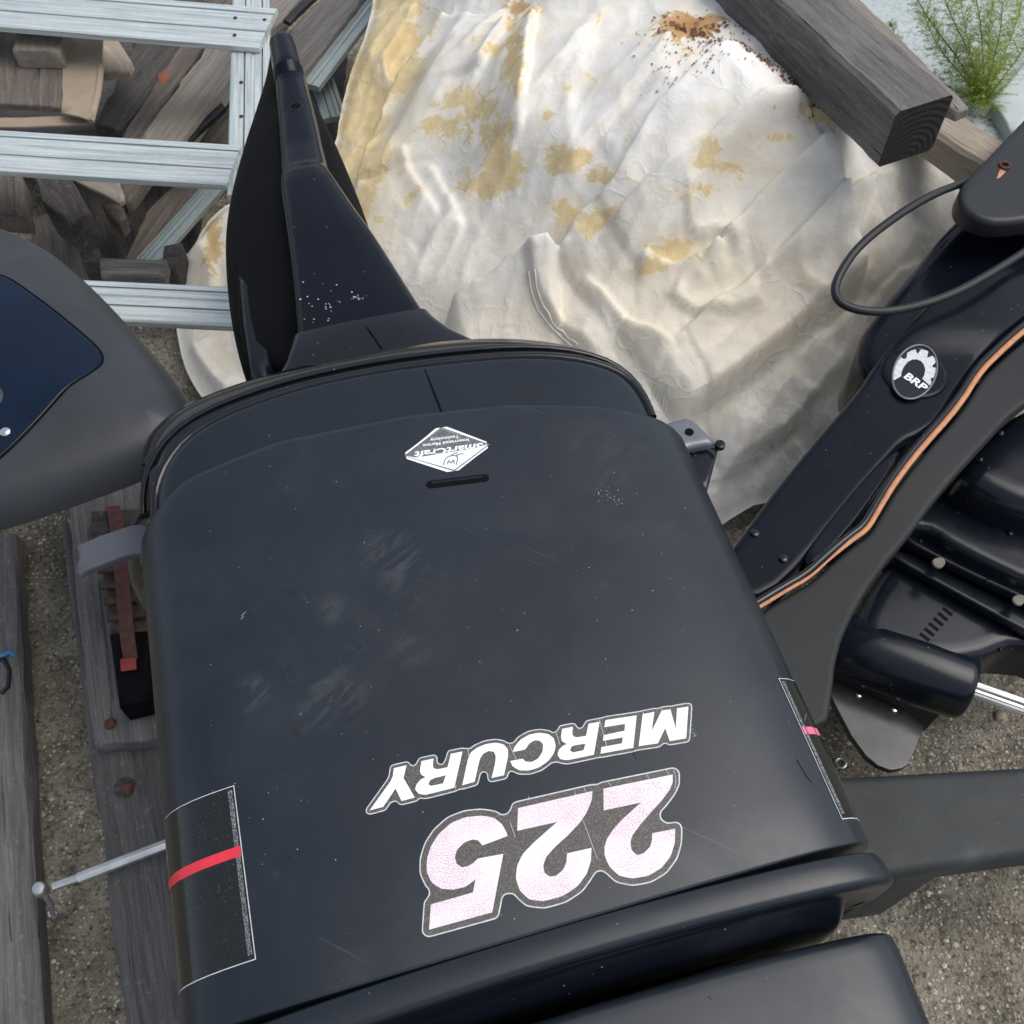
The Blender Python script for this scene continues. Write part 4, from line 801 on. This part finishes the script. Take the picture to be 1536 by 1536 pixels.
# dull channels and strips among the planks
for k, (a0, a1, b0, b1, z, lab) in enumerate([((455, 112), (540, 5), (482, 125), (560, 20), .22, 'dull galvanised channel lying between grey plank and canvas'), ((205, 385), (300, 280), (242, 385), (332, 282), .13, 'dull galvanised channel lying below the middle rail'), ((470, 135), (482, 175), (500, 115), (515, 160), .15, 'short dull galvanised offcut under the diagonal channel')]):
    o = rail('steel_channel', a0, a1, b0, b1, z, None, M['galv2'], ext=(.02, .1 if k == 0 else .02))[0]; tag(o, lab, 'channel', 'loose steel channels')
def strip(lab, pts, z): 
    o = puff('steel_strip', px_poly(pts, z), M['rubber'], None, er=.002, depth=.012, step=.05); tag(o, lab, 'strip', 'black strips in the wood pile')
strip('black strip beside the wide light plank', [(276, 207), (284, 209), (338, 160), (332, 152)], .20); strip('black strip above the grey plank near the frame corner', [(424, 28), (434, 32), (478, -10), (462, -10)], .25)

# ================================================================== wood pile
PG = 'old planks in the wood pile'
planks = [
 ('wdark', 'dark grey plank lying diagonally next to the cardboard', [(142, 185), (182, 196), (322, 10), (318, -30), (270, -10), (205, 62)], .185, .04, ((163, 170), (240, 62))),
 ('wbrown', 'brown plank with an orange mark in the wood pile', [(176, 212), (206, 216), (318, 50), (360, -20), (330, -30), (275, 62)], .195, .04, ((192, 200), (290, 65))),
 ('wlight', 'wide light grey plank lying diagonally under the frame', [(206, 212), (262, 222), (370, 85), (395, 20), (345, 20), (312, 66)], .215, .045, ((240, 205), (335, 80))),
 ('wbrown', 'brown board low behind the frame upright', [(290, 215), (400, 215), (400, 130), (352, 150)], .12, .03, ((290, 215), (352, 150))),
 ('wgrey', 'grey-brown plank between black strip and steel channel', [(415, 120), (445, 125), (560, -25), (515, -35), (430, 48)], .235, .03, ((443, 70), (510, 0))),
 ('wlight', 'light plank showing above the frame corner', [(405, 45), (428, 28), (460, -20), (400, -25)], .21, .03, ((410, 30), (445, 0))),
 ('wbrown', 'brown upright plank with a dark sawn end beside the blue-panelled cowling', [(-40, 262), (32, 262), (38, 322), (-40, 312)], .27, .05, ((0, 262), (4, 320))),
 ('wdark', 'thick dark grey timber slanting down under the middle rail', [(42, 240), (92, 240), (136, 318), (104, 335), (62, 300)], .25, .085, ((65, 258), (110, 330))),
 ('wlight', 'light plank with a slanted end under the middle rail', [(95, 262), (160, 240), (178, 262), (187, 297), (178, 302)], .225, .014, ((110, 262), (185, 300))),
 ('wbrown', 'small broken wood chunk below the slanted plank end', [(150, 303), (186, 308), (189, 324), (180, 334), (158, 320)], .15, .04, ((150, 303), (186, 308))),
 ('wbrown', 'brown plank end behind the slanted plank', [(178, 262), (224, 262), (196, 300), (188, 302)], .17, .03, ((224, 262), (190, 305))),
 ('wbrown', 'orange-streaked board leaning beside the lower channel', [(185, 392), (222, 392), (312, 288), (268, 270), (218, 318)], .10, .02, ((225, 355), (275, 285))),
 ('wgrey', 'short split log lying above the lowest rail', [(148, 386), (248, 388), (246, 412), (150, 412)], .20, .035, ((150, 385), (250, 387))),
 ('wdark', 'stubby dark block beside the split log', [(116, 350), (146, 372), (148, 392), (122, 392)], .17, .06, ((116, 350), (146, 372))),
 ('wdark', 'dark block end between split log and canvas', [(246, 366), (274, 364), (264, 398), (246, 404)], .17, .08, ((246, 366), (274, 364))),
 ('wdark', 'dark plank low under the cardboard flap', [(95, 195), (160, 190), (165, 215), (100, 215)], .12, .03, ((95, 195), (160, 190))),
 ('wdark', 'dark filler board added as shade deep under the slanted plank end', [(60, 262), (300, 262), (290, 440), (90, 440)], .035, .03, ((60, 262), (90, 440))),  # large dark boards added low over the ground so the pile's gaps look shaded
 ('wdark', 'dark filler board added as shade deep under the cardboard', [(-60, 20), (200, 40), (200, 235), (-60, 235)], .09, .03, ((0, 200), (200, 180))),
 ('wdark', 'dark filler board added as shade deep under the frame upright', [(250, 100), (520, 60), (500, 230), (260, 262)], .06, .03, ((260, 240), (400, 100))),
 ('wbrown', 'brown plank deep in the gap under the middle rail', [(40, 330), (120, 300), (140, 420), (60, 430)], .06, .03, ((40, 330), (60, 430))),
]
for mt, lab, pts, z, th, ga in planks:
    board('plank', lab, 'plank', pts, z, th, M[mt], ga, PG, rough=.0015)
o = puff('orange_mark', px_poly([(238, 108), (250, 104), (255, 114), (244, 128), (236, 122)], .1965), M['tagorange'], [x for x in COL.objects if x.get('label', '').startswith('brown plank with an orange')][0], er=.0008, depth=.001, step=.02)
o = board('plywood_sheet', 'worn plywood sheet with a block on it', 'plywood', [(-60, 20), (96, 40), (93, 160), (-60, 152)], .335, .014, M['wbrown'], ((50, 40), (48, 160)))
o = board('wood_block', 'sawn wood block standing on the plywood sheet', 'wood block', [(28, 30), (98, 34), (88, 76), (18, 74)], .378, .041, M['wlight'], ((60, 35), (54, 75)))
card = board('cardboard_sheet', 'brown cardboard sheet with a curled edge beside the plywood', 'cardboard', [(96, 30), (156, 40), (150, 110), (140, 172), (132, 178), (92, 168)], .338, .004, M['card'], ((125, 40), (115, 170)), er=.0015, rough=.0006)
cv = [(92, 168), (110, 168), (124, 171), (134, 177)]; fl = px_poly([(-40, 176), (30, 176), (96, 173), (134, 178), (136, 184), (120, 186), (40, 190), (-40, 190)], .315); puff('cardboard_flap', fl, M['card'], card, er=.0015, depth=.004, step=.05)
tube('curled_edge', [at(152, 100, .335), at(147, 140, .334), at(140, 168, .332), at(136, 182, .327)], .007, M['card'], card, n=10)
o = board('bark_board', 'short tan board with a rounded end beside the cardboard', 'board', [(150, 40), (172, 50), (184, 72), (198, 92), (192, 103), (152, 109)], .27, .02, M['wpale'], ((150, 60), (190, 100)), er=.008)

# ================================================================== cowling with the blue panel
blue = tag(empty('engine_cowling', at(60, 560, 0)), 'matt grey outboard cowling with a navy blue inset panel', 'cowling')
ol = [(-260, 380), (-160, 320), (-60, 316), (10, 331), (75, 363), (140, 420), (195, 478), (244, 535), (276, 580), (294, 615), (280, 655), (220, 690), (120, 727), (40, 755), (-60, 785), (-180, 790), (-280, 700)]
cz = .62
shell = puff('shell', smooth(px_poly(ol, cz), 2), M['grey'], blue, er=.035, crown=.04, depth=.04, step=.025, res=.02, draft=.03)
def shell_z(x, y):
    d = dist_poly(np.c_[np.ravel(x), np.ravel(y)], smooth(px_poly(ol, cz), 2))[0]; m_ = 0.32; t = np.clip(d/.035, 0, 1); return cz+.035*(np.sqrt(1-(1-t)**2)-1)+.04*(1-(1-np.clip(d/_md, 0, 1))**2)
_so = smooth(px_poly(ol, cz), 2); _g = np.stack(np.meshgrid(np.linspace(_so[:, 0].min(), _so[:, 0].max(), 60), np.linspace(_so[:, 1].min(), _so[:, 1].max(), 60)), -1).reshape(-1, 2); _g = _g[inside(_g, _so)]; _md = dist_poly(_g, _so)[0].max()
inp = [(-160, 430), (-60, 415), (-5, 419), (15, 422), (40, 438), (90, 474), (140, 515), (153, 530), (156, 545), (148, 558), (110, 590), (60, 640), (0, 690), (-80, 740), (-170, 700)]
ins_o = px_poly(inp, cz+.02); ins_o = smooth(ins_o, 2)
puff('inset_panel', ins_o, M['navy'], blue, er=.003, depth=.02, step=.02, res=.015, zf=lambda x, y: shell_z(x, y)+.0012)
tube('panel_gap', np.vstack([np.c_[ins_o[:, :2], shell_z(ins_o[:, 0], ins_o[:, 1])], [[*ins_o[0, :2], float(shell_z(ins_o[:1, 0], ins_o[:1, 1])[0])]]]), .0016, M['void'], blue, n=6, cap=False)
bp = at(10, 650, cz+.024); disc('panel_bolt', bp, .0085, .004, M['chrome'], blue, dome=.003); disc('bolt_washer', bp-[0, 0, .003], .012, .004, M['rubber'], blue)
disc('panel_knob', at(-12, 604, cz+.026), .021, .012, M['grey'], blue, dome=.005)
bar('cowling_prop', at(40, 640, .0), at(20, 560, .55), .09, .05, M['rubber'], blue, n=4)

# ================================================================== left: skids, strap, rod
skid = tag(empty('wooden_skid', at(200, 1200, 0)), 'grey weathered skid with a bolted plank under the lettered motor', 'skid')
r1 = at(165, 980, .10); r2 = at(300, 1640, .10); wd_ = .105
c0 = (at(150, 1120, .1)+at(240, 1120, .1))/2; c1 = (at(208, 1536, .1)+at(310, 1536, .1))/2; dv = c1-c0
bar('runner', np.r_[(c0-dv*1.1)[:2], .012], np.r_[(c1+dv*.3)[:2], .012], .12, .088, M['wboard'], skid, n=20)
board('plank', None, None, [(96, 690), (215, 690), (250, 900), (270, 1105), (142, 1118), (118, 940)], .135, .034, M['wboard'], ((150, 700), (200, 1100)), parent=skid, step=.06)
for px, py in [(166, 1086), (192, 1185)]: disc('bolt', at(px, py, .136 if py < 1120 else .101), .009, .005, M['rust'], skid, n=12, dome=.003)
disc('wood_knot', at(187, 1182, .1005), .017, .0012, M['wdark'], skid, n=14)
c0 = (at(-45, 860, .05)+at(8, 860, .05))/2; c1 = (at(-60, 1536, .05)+at(72, 1536, .05))/2; dv = c1-c0
o = bar('loose_board', np.r_[(c0-dv*.1)[:2], .004], np.r_[(c1+dv*.3)[:2], .004], .10, .045, M['wboard'], n=18); tag(o, 'long grey board lying loose on the concrete parallel to the skid', 'board')
for k in range(2):
    pass
cr_ = tag(bar('cradle_block', np.r_[W(-.10, .20, 0)[:2], .0], np.r_[W(.22, .20, 0)[:2], .0], .12, .14, M['wboard']), 'timber cradle block under the near end of the lettered motor', 'timber', 'cradle blocks'); 
cr_ = tag(bar('cradle_block', np.r_[W(-.10, .54, 0)[:2], .0], np.r_[W(.22, .54, 0)[:2], .0], .12, .14, M['wboard']), 'timber cradle block under the far end of the lettered motor', 'timber', 'cradle blocks')
cord = tube('blue_cord', [at(-6, 986, .055), at(6, 982, .058), at(14, 978, .054), at(21, 983, .05)], .004, M['blue'], None, n=8); tag(cord, 'frayed blue cord end on the loose board edge', 'cord')
tube('black_lead', [at(-10, 985, .05), at(6, 990, .052), at(14, 1005, .05), at(12, 1030, .048), at(2, 1040, .05)], .004, M['rubber'], cord, n=8)
# ratchet strap
rat = tag(empty('ratchet_strap', at(180, 950, .14)), 'rusty ratchet with a faded red strap on the bolted plank', 'ratchet strap')
puff('ratchet_body', px_poly([(150, 842), (212, 836), (222, 950), (166, 958)], .185), M['rustystrap'], rat, er=.004, depth=.05, step=.04)
puff('ratchet_handle', px_poly([(163, 950), (218, 944), (226, 1048), (178, 1060)], .195), M['void'], rat, er=.006, depth=.055, step=.04)
tube('handle_peg', [at(198, 1040, .18), at(200, 1060, .18)], .014, M['void'], rat, n=12)
puff('buckle_plate', px_poly([(136, 766), (205, 762), (208, 808), (138, 812)], .165), M['wdark'], rat, er=.003, depth=.03, step=.04)
for k in range(4): tube('ratchet_bar', [at(147+k*5, 855+k*24, .192), at(220, 850+k*24, .192)], .006, M['rustystrap'], rat, n=8)
V, Fc = [], []
st = [(157, 760, .170), (162, 775, .176), (166, 800, .180), (169, 835, .205), (173, 880, .210), (177, 930, .210), (181, 965, .210), (185, 990, .205)]
for px, py, z in smooth(np.array(st), 2, False):
    V += [at(px, py, z), at(px+22, py-2, z), at(px+22, py-2, z-.003), at(px, py, z-.003)]
for i in range(len(V)//4-1):
    for j in range(4): Fc.append([i*4+j, i*4+(j+1) % 4, i*4+4+(j+1) % 4, i*4+4+j])
Fc += [[0, 1, 2, 3], [len(V)-4, len(V)-3, len(V)-2, len(V)-1]]
mesh_obj('strap', V, Fc, M['strap'], rat, angle=25); puff('strap_tag', px_poly([(180, 988), (203, 986), (204, 1003), (181, 1006)], .209), M['redtag'], rat, er=.001, depth=.004, step=.03)
# tie rod
rod = tag(empty('steering_rod', at(140, 1310, .11)), 'stainless steering rod with a swivel end across the skid', 'rod')
tube('rod', [at(118, 1317, .125), at(170, 1297, .125), at(330, 1236, .125)], .0085, M['steel'], rod, n=16); tube('rod_neck', [at(80, 1330, .122), at(119, 1316, .124)], .0062, M['steel'], rod, n=14)
disc('swivel', at(64, 1336, .112), .0105, .016, M['steel'], rod, dome=.002); tube('swivel_pin', [at(66, 1340, .115), at(76, 1356, .09), at(80, 1372, .06)], .0042, M['steel'], rod, n=10); disc('pin_nut', at(81, 1371, .055), .007, .008, M['steel'], rod, n=6)
tube('black_pipe', [at(178, 1290, .045), at(184, 1400, .045)], .014, M['rubber'], rod, n=10)

# ================================================================== motor with the round badge
brp = tag(empty('outboard_motor', at(1400, 620, 0)), 'black outboard leg with a round silver gear badge and an orange raw edge', 'outboard motor', 'outboard motors')
bz_ = .52
puff('rear_body', smooth(px_poly([(1290, 545), (1290, 505), (1312, 470), (1440, 316), (1500, 270), (1640, 180), (1720, 330), (1600, 520), (1460, 600), (1340, 620)], bz_-.03), 1), M['navyblack'], brp, er=.02, depth=.12, step=.03)
cov = [(1085, 840), (1104, 813), (1170, 723), (1241, 637), (1288, 585), (1312, 545), (1346, 504), (1397, 453), (1470, 418), (1560, 350), (1620, 380), (1560, 460), (1483, 524), (1440, 580), (1410, 632), (1385, 650), (1356, 662), (1330, 692), (1288, 740), (1209, 841), (1155, 893), (1100, 900)]
def ridge(x, y, d):
    a_, b_ = photo_xy(np.c_[x, y, np.full(len(x), bz_)]); k = np.exp(-(((a_-1440)+(b_-440)*.2)/90)**4-((b_-450)/70)**4); return .012*k-.012*np.exp(-(((a_-1372)/46)**4+((b_-558)/50)**4))*0
puff('mid_cover', smooth(px_poly(cov, bz_), 1), M['navyblack'], brp, er=.009, depth=.07, step=.018, res=.014, top=ridge)
puff('cover_rib', smooth(px_poly([(1205, 830), (1300, 712), (1345, 672), (1352, 680), (1310, 745), (1260, 810), (1215, 850)], bz_+.004), 2), M['navyblack'], brp, er=.003, depth=.03, step=.02)
sp_ = [(1130, 930), (1147, 913), (1186, 889), (1217, 872), (1248, 843), (1282, 815), (1304, 800), (1320, 772), (1344, 733), (1379, 687), (1442, 617), (1473, 566), (1500, 540), (1540, 506), (1640, 430), (1700, 500), (1536, 600), (1448, 696), (1400, 752), (1366, 801), (1320, 855), (1280, 919), (1256, 977), (1248, 1050), (1240, 1090), (1180, 1090), (1130, 1000)]
side = puff('side_panel', smooth(px_poly(sp_, bz_+.004), 1), M['sidegrey'], brp, er=.006, depth=.022, step=.02, res=.014)
os_ = np.array([(1536, 499), (1498, 534), (1471, 561), (1440, 612), (1377, 682), (1342, 729), (1319, 768), (1303, 796), (1281, 811), (1248, 839), (1217, 868), (1186, 885), (1147, 909), (1120, 925)], float); os_ = np.vstack([[(1640, 420)], os_])
L = smooth(os_, 2, False); ws = np.interp(np.arange(len(L)), [0, len(L)*.3, len(L)*.62, len(L)*.70, len(L)*.78, len(L)], [.0042, .0040, .0032, .0016, .0022, .0028])
tube('raw_edge', [at(px-2, py-2, bz_+.006) for px, py in L], ws, M['orange'], brp, n=8); tube('black_piping', [at(px-9, py-7, bz_+.005) for px, py in L], .005, M['gloss'], brp, n=8)
# badge
bc = at(1372, 558, bz_+.004); bp_ = puff('badge_recess', smooth(np.array([bc+[.047*math.cos(a), .047*math.sin(a), 0] for a in np.linspace(0, 2*math.pi, 25)[:-1]]), 1), M['navyblack'], brp, er=.006, depth=.012, step=.02)
bz2 = bc[2]+.001
def ell(r, n=48): return np.array([(1372+37*r*(math.cos(a)*.9-math.sin(a)*.10), 558+41*r*(math.sin(a)*.98+math.cos(a)*-.10)) for a in np.linspace(0, 2*math.pi, n+1)[:-1]])
badge = puff('badge', px_poly(ell(1.0), bz2), M['gloss'], brp, er=.0008, depth=.002, step=.02)
tube('badge_ring', np.vstack([px_poly(ell(1.0), bz2+.0006), px_poly(ell(1.0), bz2+.0006)[:1]]), .0016, M['alu'], badge, n=8, cap=False)
kb = 110/1536; B_ = lambda pts: crop(1320, 505, kb, pts)
def badge_part(name, poly, mat, z):
    V, T = flat_tris(np.array(B_(poly)), [], None); return mesh_obj(name, px_poly(V.tolist(), z), T, M[mat], badge, smooth_=False)
badge_part('gear_emblem', [(255, 935), (262, 800), (310, 640), (380, 510), (440, 430), (500, 470), (555, 450), (570, 340), (660, 290), (745, 265), (775, 350), (800, 350), (860, 262), (940, 280), (1012, 312), (985, 425), (1010, 435), (1100, 400), (1150, 460), (1180, 530), (1100, 600), (1105, 640), (1190, 655), (1185, 760), (1160, 855), (1070, 865), (1060, 900), (1090, 985), (1045, 1025), (960, 950), (885, 880), (930, 800), (950, 690), (920, 590), (860, 510), (770, 475), (670, 480), (570, 540), (490, 640), (450, 750), (440, 830)], 'silver', bz2+.0007)
V, Fc = text_mesh('BRP', .03); V = V/[V[:, 0].max(), .69]; pxs = np.array(B_([(490, 850)]))[0]+np.outer(V[:, 0], np.array([420, 290])*kb)+np.outer(V[:, 1], np.array([115, -95])*kb)
mesh_obj('badge_letters', px_poly(pxs.tolist(), bz2+.001), Fc, M['white'], badge, smooth_=False)
blk = puff('tilt_block', smooth(px_poly([(1439, 304), (1438, 294), (1441, 280), (1452, 264), (1500, 215), (1560, 152), (1680, 30), (1780, 120), (1700, 300), (1560, 326), (1500, 334), (1470, 328), (1448, 316)], .58), 1), M['rubber'], brp, er=.010, depth=.03, step=.03, res=.02)
hz = at(1507, 248, .5805); tube('rust_ring', [hz+[.0075*math.cos(a), .0075*math.sin(a), .0005] for a in np.linspace(0, 2*math.pi, 20)], .0022, M['rust'], brp, n=8, cap=False); disc('rust_hole', hz, .006, .0008, M['void'], brp)
puff('rust_streak', px_poly([(1500, 253), (1509, 257), (1500, 266), (1495, 268)], .5806), M['orange'], brp, er=.0003, depth=.0008, step=.02)
cb = [(1460, 268, .56), (1440, 276, .565), (1400, 291, .585), (1350, 320, .60), (1290, 366, .60), (1260, 408, .59), (1250, 438, .58), (1262, 458, .575), (1305, 469, .57), (1360, 464, .565), (1430, 442, .562), (1500, 402, .56), (1560, 362, .56), (1620, 330, .55)]
tube('cable', [at(*p) for p in smooth(np.array(cb, float), 2, False)], .0062, M['rubber'], brp, n=12)
puff('stand_post', px_poly([(1330, 600), (1430, 480), (1480, 520), (1380, 640)], bz_-.08), M['rubber'], brp, er=.01, depth=bz_-.08, step=.06)

# ================================================================== third motor: bare gearcase
gc = tag(empty('outboard_motor', at(1440, 930, 0)), 'glossy black outboard gearcase without propeller beside the grey beam', 'outboard motor', 'outboard motors')
puff('swivel_housing', smooth(px_poly([(1440, 705), (1471, 658), (1536, 604), (1700, 540), (1760, 700), (1640, 780), (1540, 760), (1498, 744), (1456, 722)], .40), 1), M['gear'], gc, er=.03, depth=.12, step=.03)
def slabp(name, pts, z, dp, mat='gear', er=.005, nm=1): return puff(name, smooth(px_poly(pts, z), nm), M[mat], gc, er=er, depth=dp, step=.03, res=.02)
slabp('leg', [(1330, 800), (1385, 740), (1460, 700), (1700, 700), (1700, 900), (1560, 880), (1434, 820), (1384, 785)], .33, .05, er=.012)
slabp('plate', [(1345, 800), (1368, 800), (1434, 816), (1536, 862), (1700, 930), (1700, 985), (1536, 897), (1444, 855), (1361, 812)], .30, .015, er=.004)
slabp('plate', [(1330, 826), (1348, 822), (1418, 858), (1536, 915), (1700, 990), (1700, 1030), (1536, 945), (1418, 880), (1340, 836)], .275, .015, er=.004)
slabp('midsection', [(1320, 800), (1400, 740), (1700, 760), (1740, 1010), (1536, 925), (1418, 868), (1335, 830)], .262, .06, er=.01)
slabp('gearcase_neck', [(1290, 905), (1345, 828), (1418, 868), (1536, 930), (1700, 1010), (1660, 1010), (1536, 960), (1457, 992), (1380, 990), (1290, 960)], .25, .10, er=.02)
t0, t1 = at(1215, 948, .20), at(1452, 1031, .20); dv = (t1-t0)/np.linalg.norm(t1-t0); Lt = np.linalg.norm(t1-t0)
tube('torpedo', [t0+dv*Lt*t for t in (0, .08, .2, .4, .7, .95, .985, 1.0)], [.012, .035, .047, .0535, .0545, .052, .050, .046], M['gear'], gc, n=36)
tube('propeller_shaft', [t1-dv*.01, t1+dv*.03, t1+dv*.085, t1+dv*.09], [.0125, .0125, .0125, .010], M['steel'], gc, n=28, ribs=1)
for k in range(7): a = np.array([1429, 912])+(np.array([1388, 958])-[1429, 912])*k/6; puff('intake_slot', px_poly([(a[0]-9, a[1]-7), (a[0]-6, a[1]-10), (a[0]+8, a[1]+1), (a[0]+5, a[1]+4)], .2515), M['void'], gc, er=.0008, depth=.004, step=.02)
for px, py, z in [(1408, 843, .295), (1528, 899, .295)]: puff('anode', smooth(px_poly([(px-10, py-5), (px+6, py-9), (px+12, py), (px+4, py+10), (px-8, py+5)], z+.0085), 2), M['anode'], gc, er=.0015, depth=.004, step=.02)
sk = puff('skeg', smooth(px_poly([(1240, 1010), (1249, 1017), (1392, 1077), (1371, 1129), (1361, 1152), (1327, 1157), (1288, 1126), (1240, 1035)], .16), 1), M['skegmetal'], gc, er=.0018, depth=.012, step=.03)
for px, py in [(1288, 1043), (1341, 1065)]: disc('rivet', at(px, py, .16), .0052, .003, M['chrome'], sk, n=12, dome=.002)
puff('gearcase_stand', px_poly([(1280, 930), (1440, 990), (1440, 1040), (1280, 980)], .16), M['rubber'], gc, er=.01, depth=.16, step=.05)
beam = puff('plastic_beam', px_poly([(1180, 1172), (1262, 1164), (1536, 1149), (1760, 1136), (1760, 1258), (1536, 1284), (1420, 1300), (1322, 1316), (1180, 1330)], .30), M['beamgrey'], None, er=.012, depth=.06, step=.03); tag(beam, 'dark grey flat plastic beam jutting out from under the lettered motor', 'beam')
puff('beam_foot', px_poly([(1318, 1305), (1446, 1285), (1405, 1314), (1330, 1325)], .24), M['beamgrey'], beam, er=.004, depth=.24, step=.04)
wv = at(1261, 1145, .003); o = tube('washer', [wv+[.008*math.cos(a), .008*math.sin(a), .002] for a in np.linspace(0, 2*math.pi, 20)], .0022, M['steel'], None, n=8, cap=False); tag(o, 'small steel washer on the concrete next to the gearcase skeg', 'washer')
# bits of stone and wood on the concrete
for px, py, r, lab in [(1500, 1075, .012, 'pale stone chip below the bare propeller shaft'), (95, 735, .016, 'dark stone by the skid plank below the blue-panelled cowling')]:
    a = np.linspace(0, 2*math.pi, 9)[:-1]; c = at(px, py, 0); o = puff('stone', np.array([c+[r*math.cos(t)*random.uniform(.7, 1.2), r*math.sin(t)*random.uniform(.6, 1.1), r*.8] for t in a]), M['wpale'] if r < .015 else M['wdark'], None, er=r*.5, depth=r*.8, step=.01); tag(o, lab, 'stone')
o = bar('pale_stake', at(1545, 1000, .03), at(1522, 960, .06), .02, .02, M['wpale'], n=6); tag(o, 'pale wooden stake on the ground behind the propeller shaft', 'stake')

for px, py, z, r in [(1500, 650, .401, .007), (1470, 690, .40, .005), (1460, 770, .331, .006), (1515, 800, .331, .006), (1380, 812, .3005, .004), (1480, 872, .3005, .004), (1500, 975, .24, .004)]: disc('bolt', at(px, py, z), r*.8, .002, M['gear'], gc, n=12, dome=.002)
for px, py in [(1132, 800), (1175, 838)]: disc('cover_screw', at(px, py, bz_+.0005), .006, .002, M['gloss'], brp, n=14, dome=.001)
# loose grit on the concrete
V, Fc = [], []
for (x0, y0, x1, y1, n_) in [(1290, 1090, 1536, 1536, 900), (1240, 990, 1536, 1160, 260), (0, 740, 260, 1536, 700), (210, 470, 300, 640, 90), (1060, 780, 1140, 860, 40)]:
    for k in range(n_):
        p = at(random.uniform(x0, x1), random.uniform(y0, y1), 0); r = random.choice([.0012, .0016, .002, .0026, .0038])*random.uniform(.7, 1.3); a = random.uniform(0, 6.3); b = len(V)
        for q in range(5): V.append(p+np.array([math.cos(a+q*1.257)*r*random.uniform(.7, 1.3), math.sin(a+q*1.257)*r*random.uniform(.6, 1.2), r*random.uniform(.05, .35)]))
        V.append(p+[0, 0, r*random.uniform(.7, 1.1)])
        for q in range(5): Fc.append([b+q, b+(q+1) % 5, b+5])
M['grit'] = leafm('grit', (.16, .14, .11), (.48, .45, .38))
o = mesh_obj('grit', V, Fc, M['grit'], smooth_=False); kind(o, 'stuff'); tag(o, 'loose grit and small stones scattered on the concrete', 'grit')
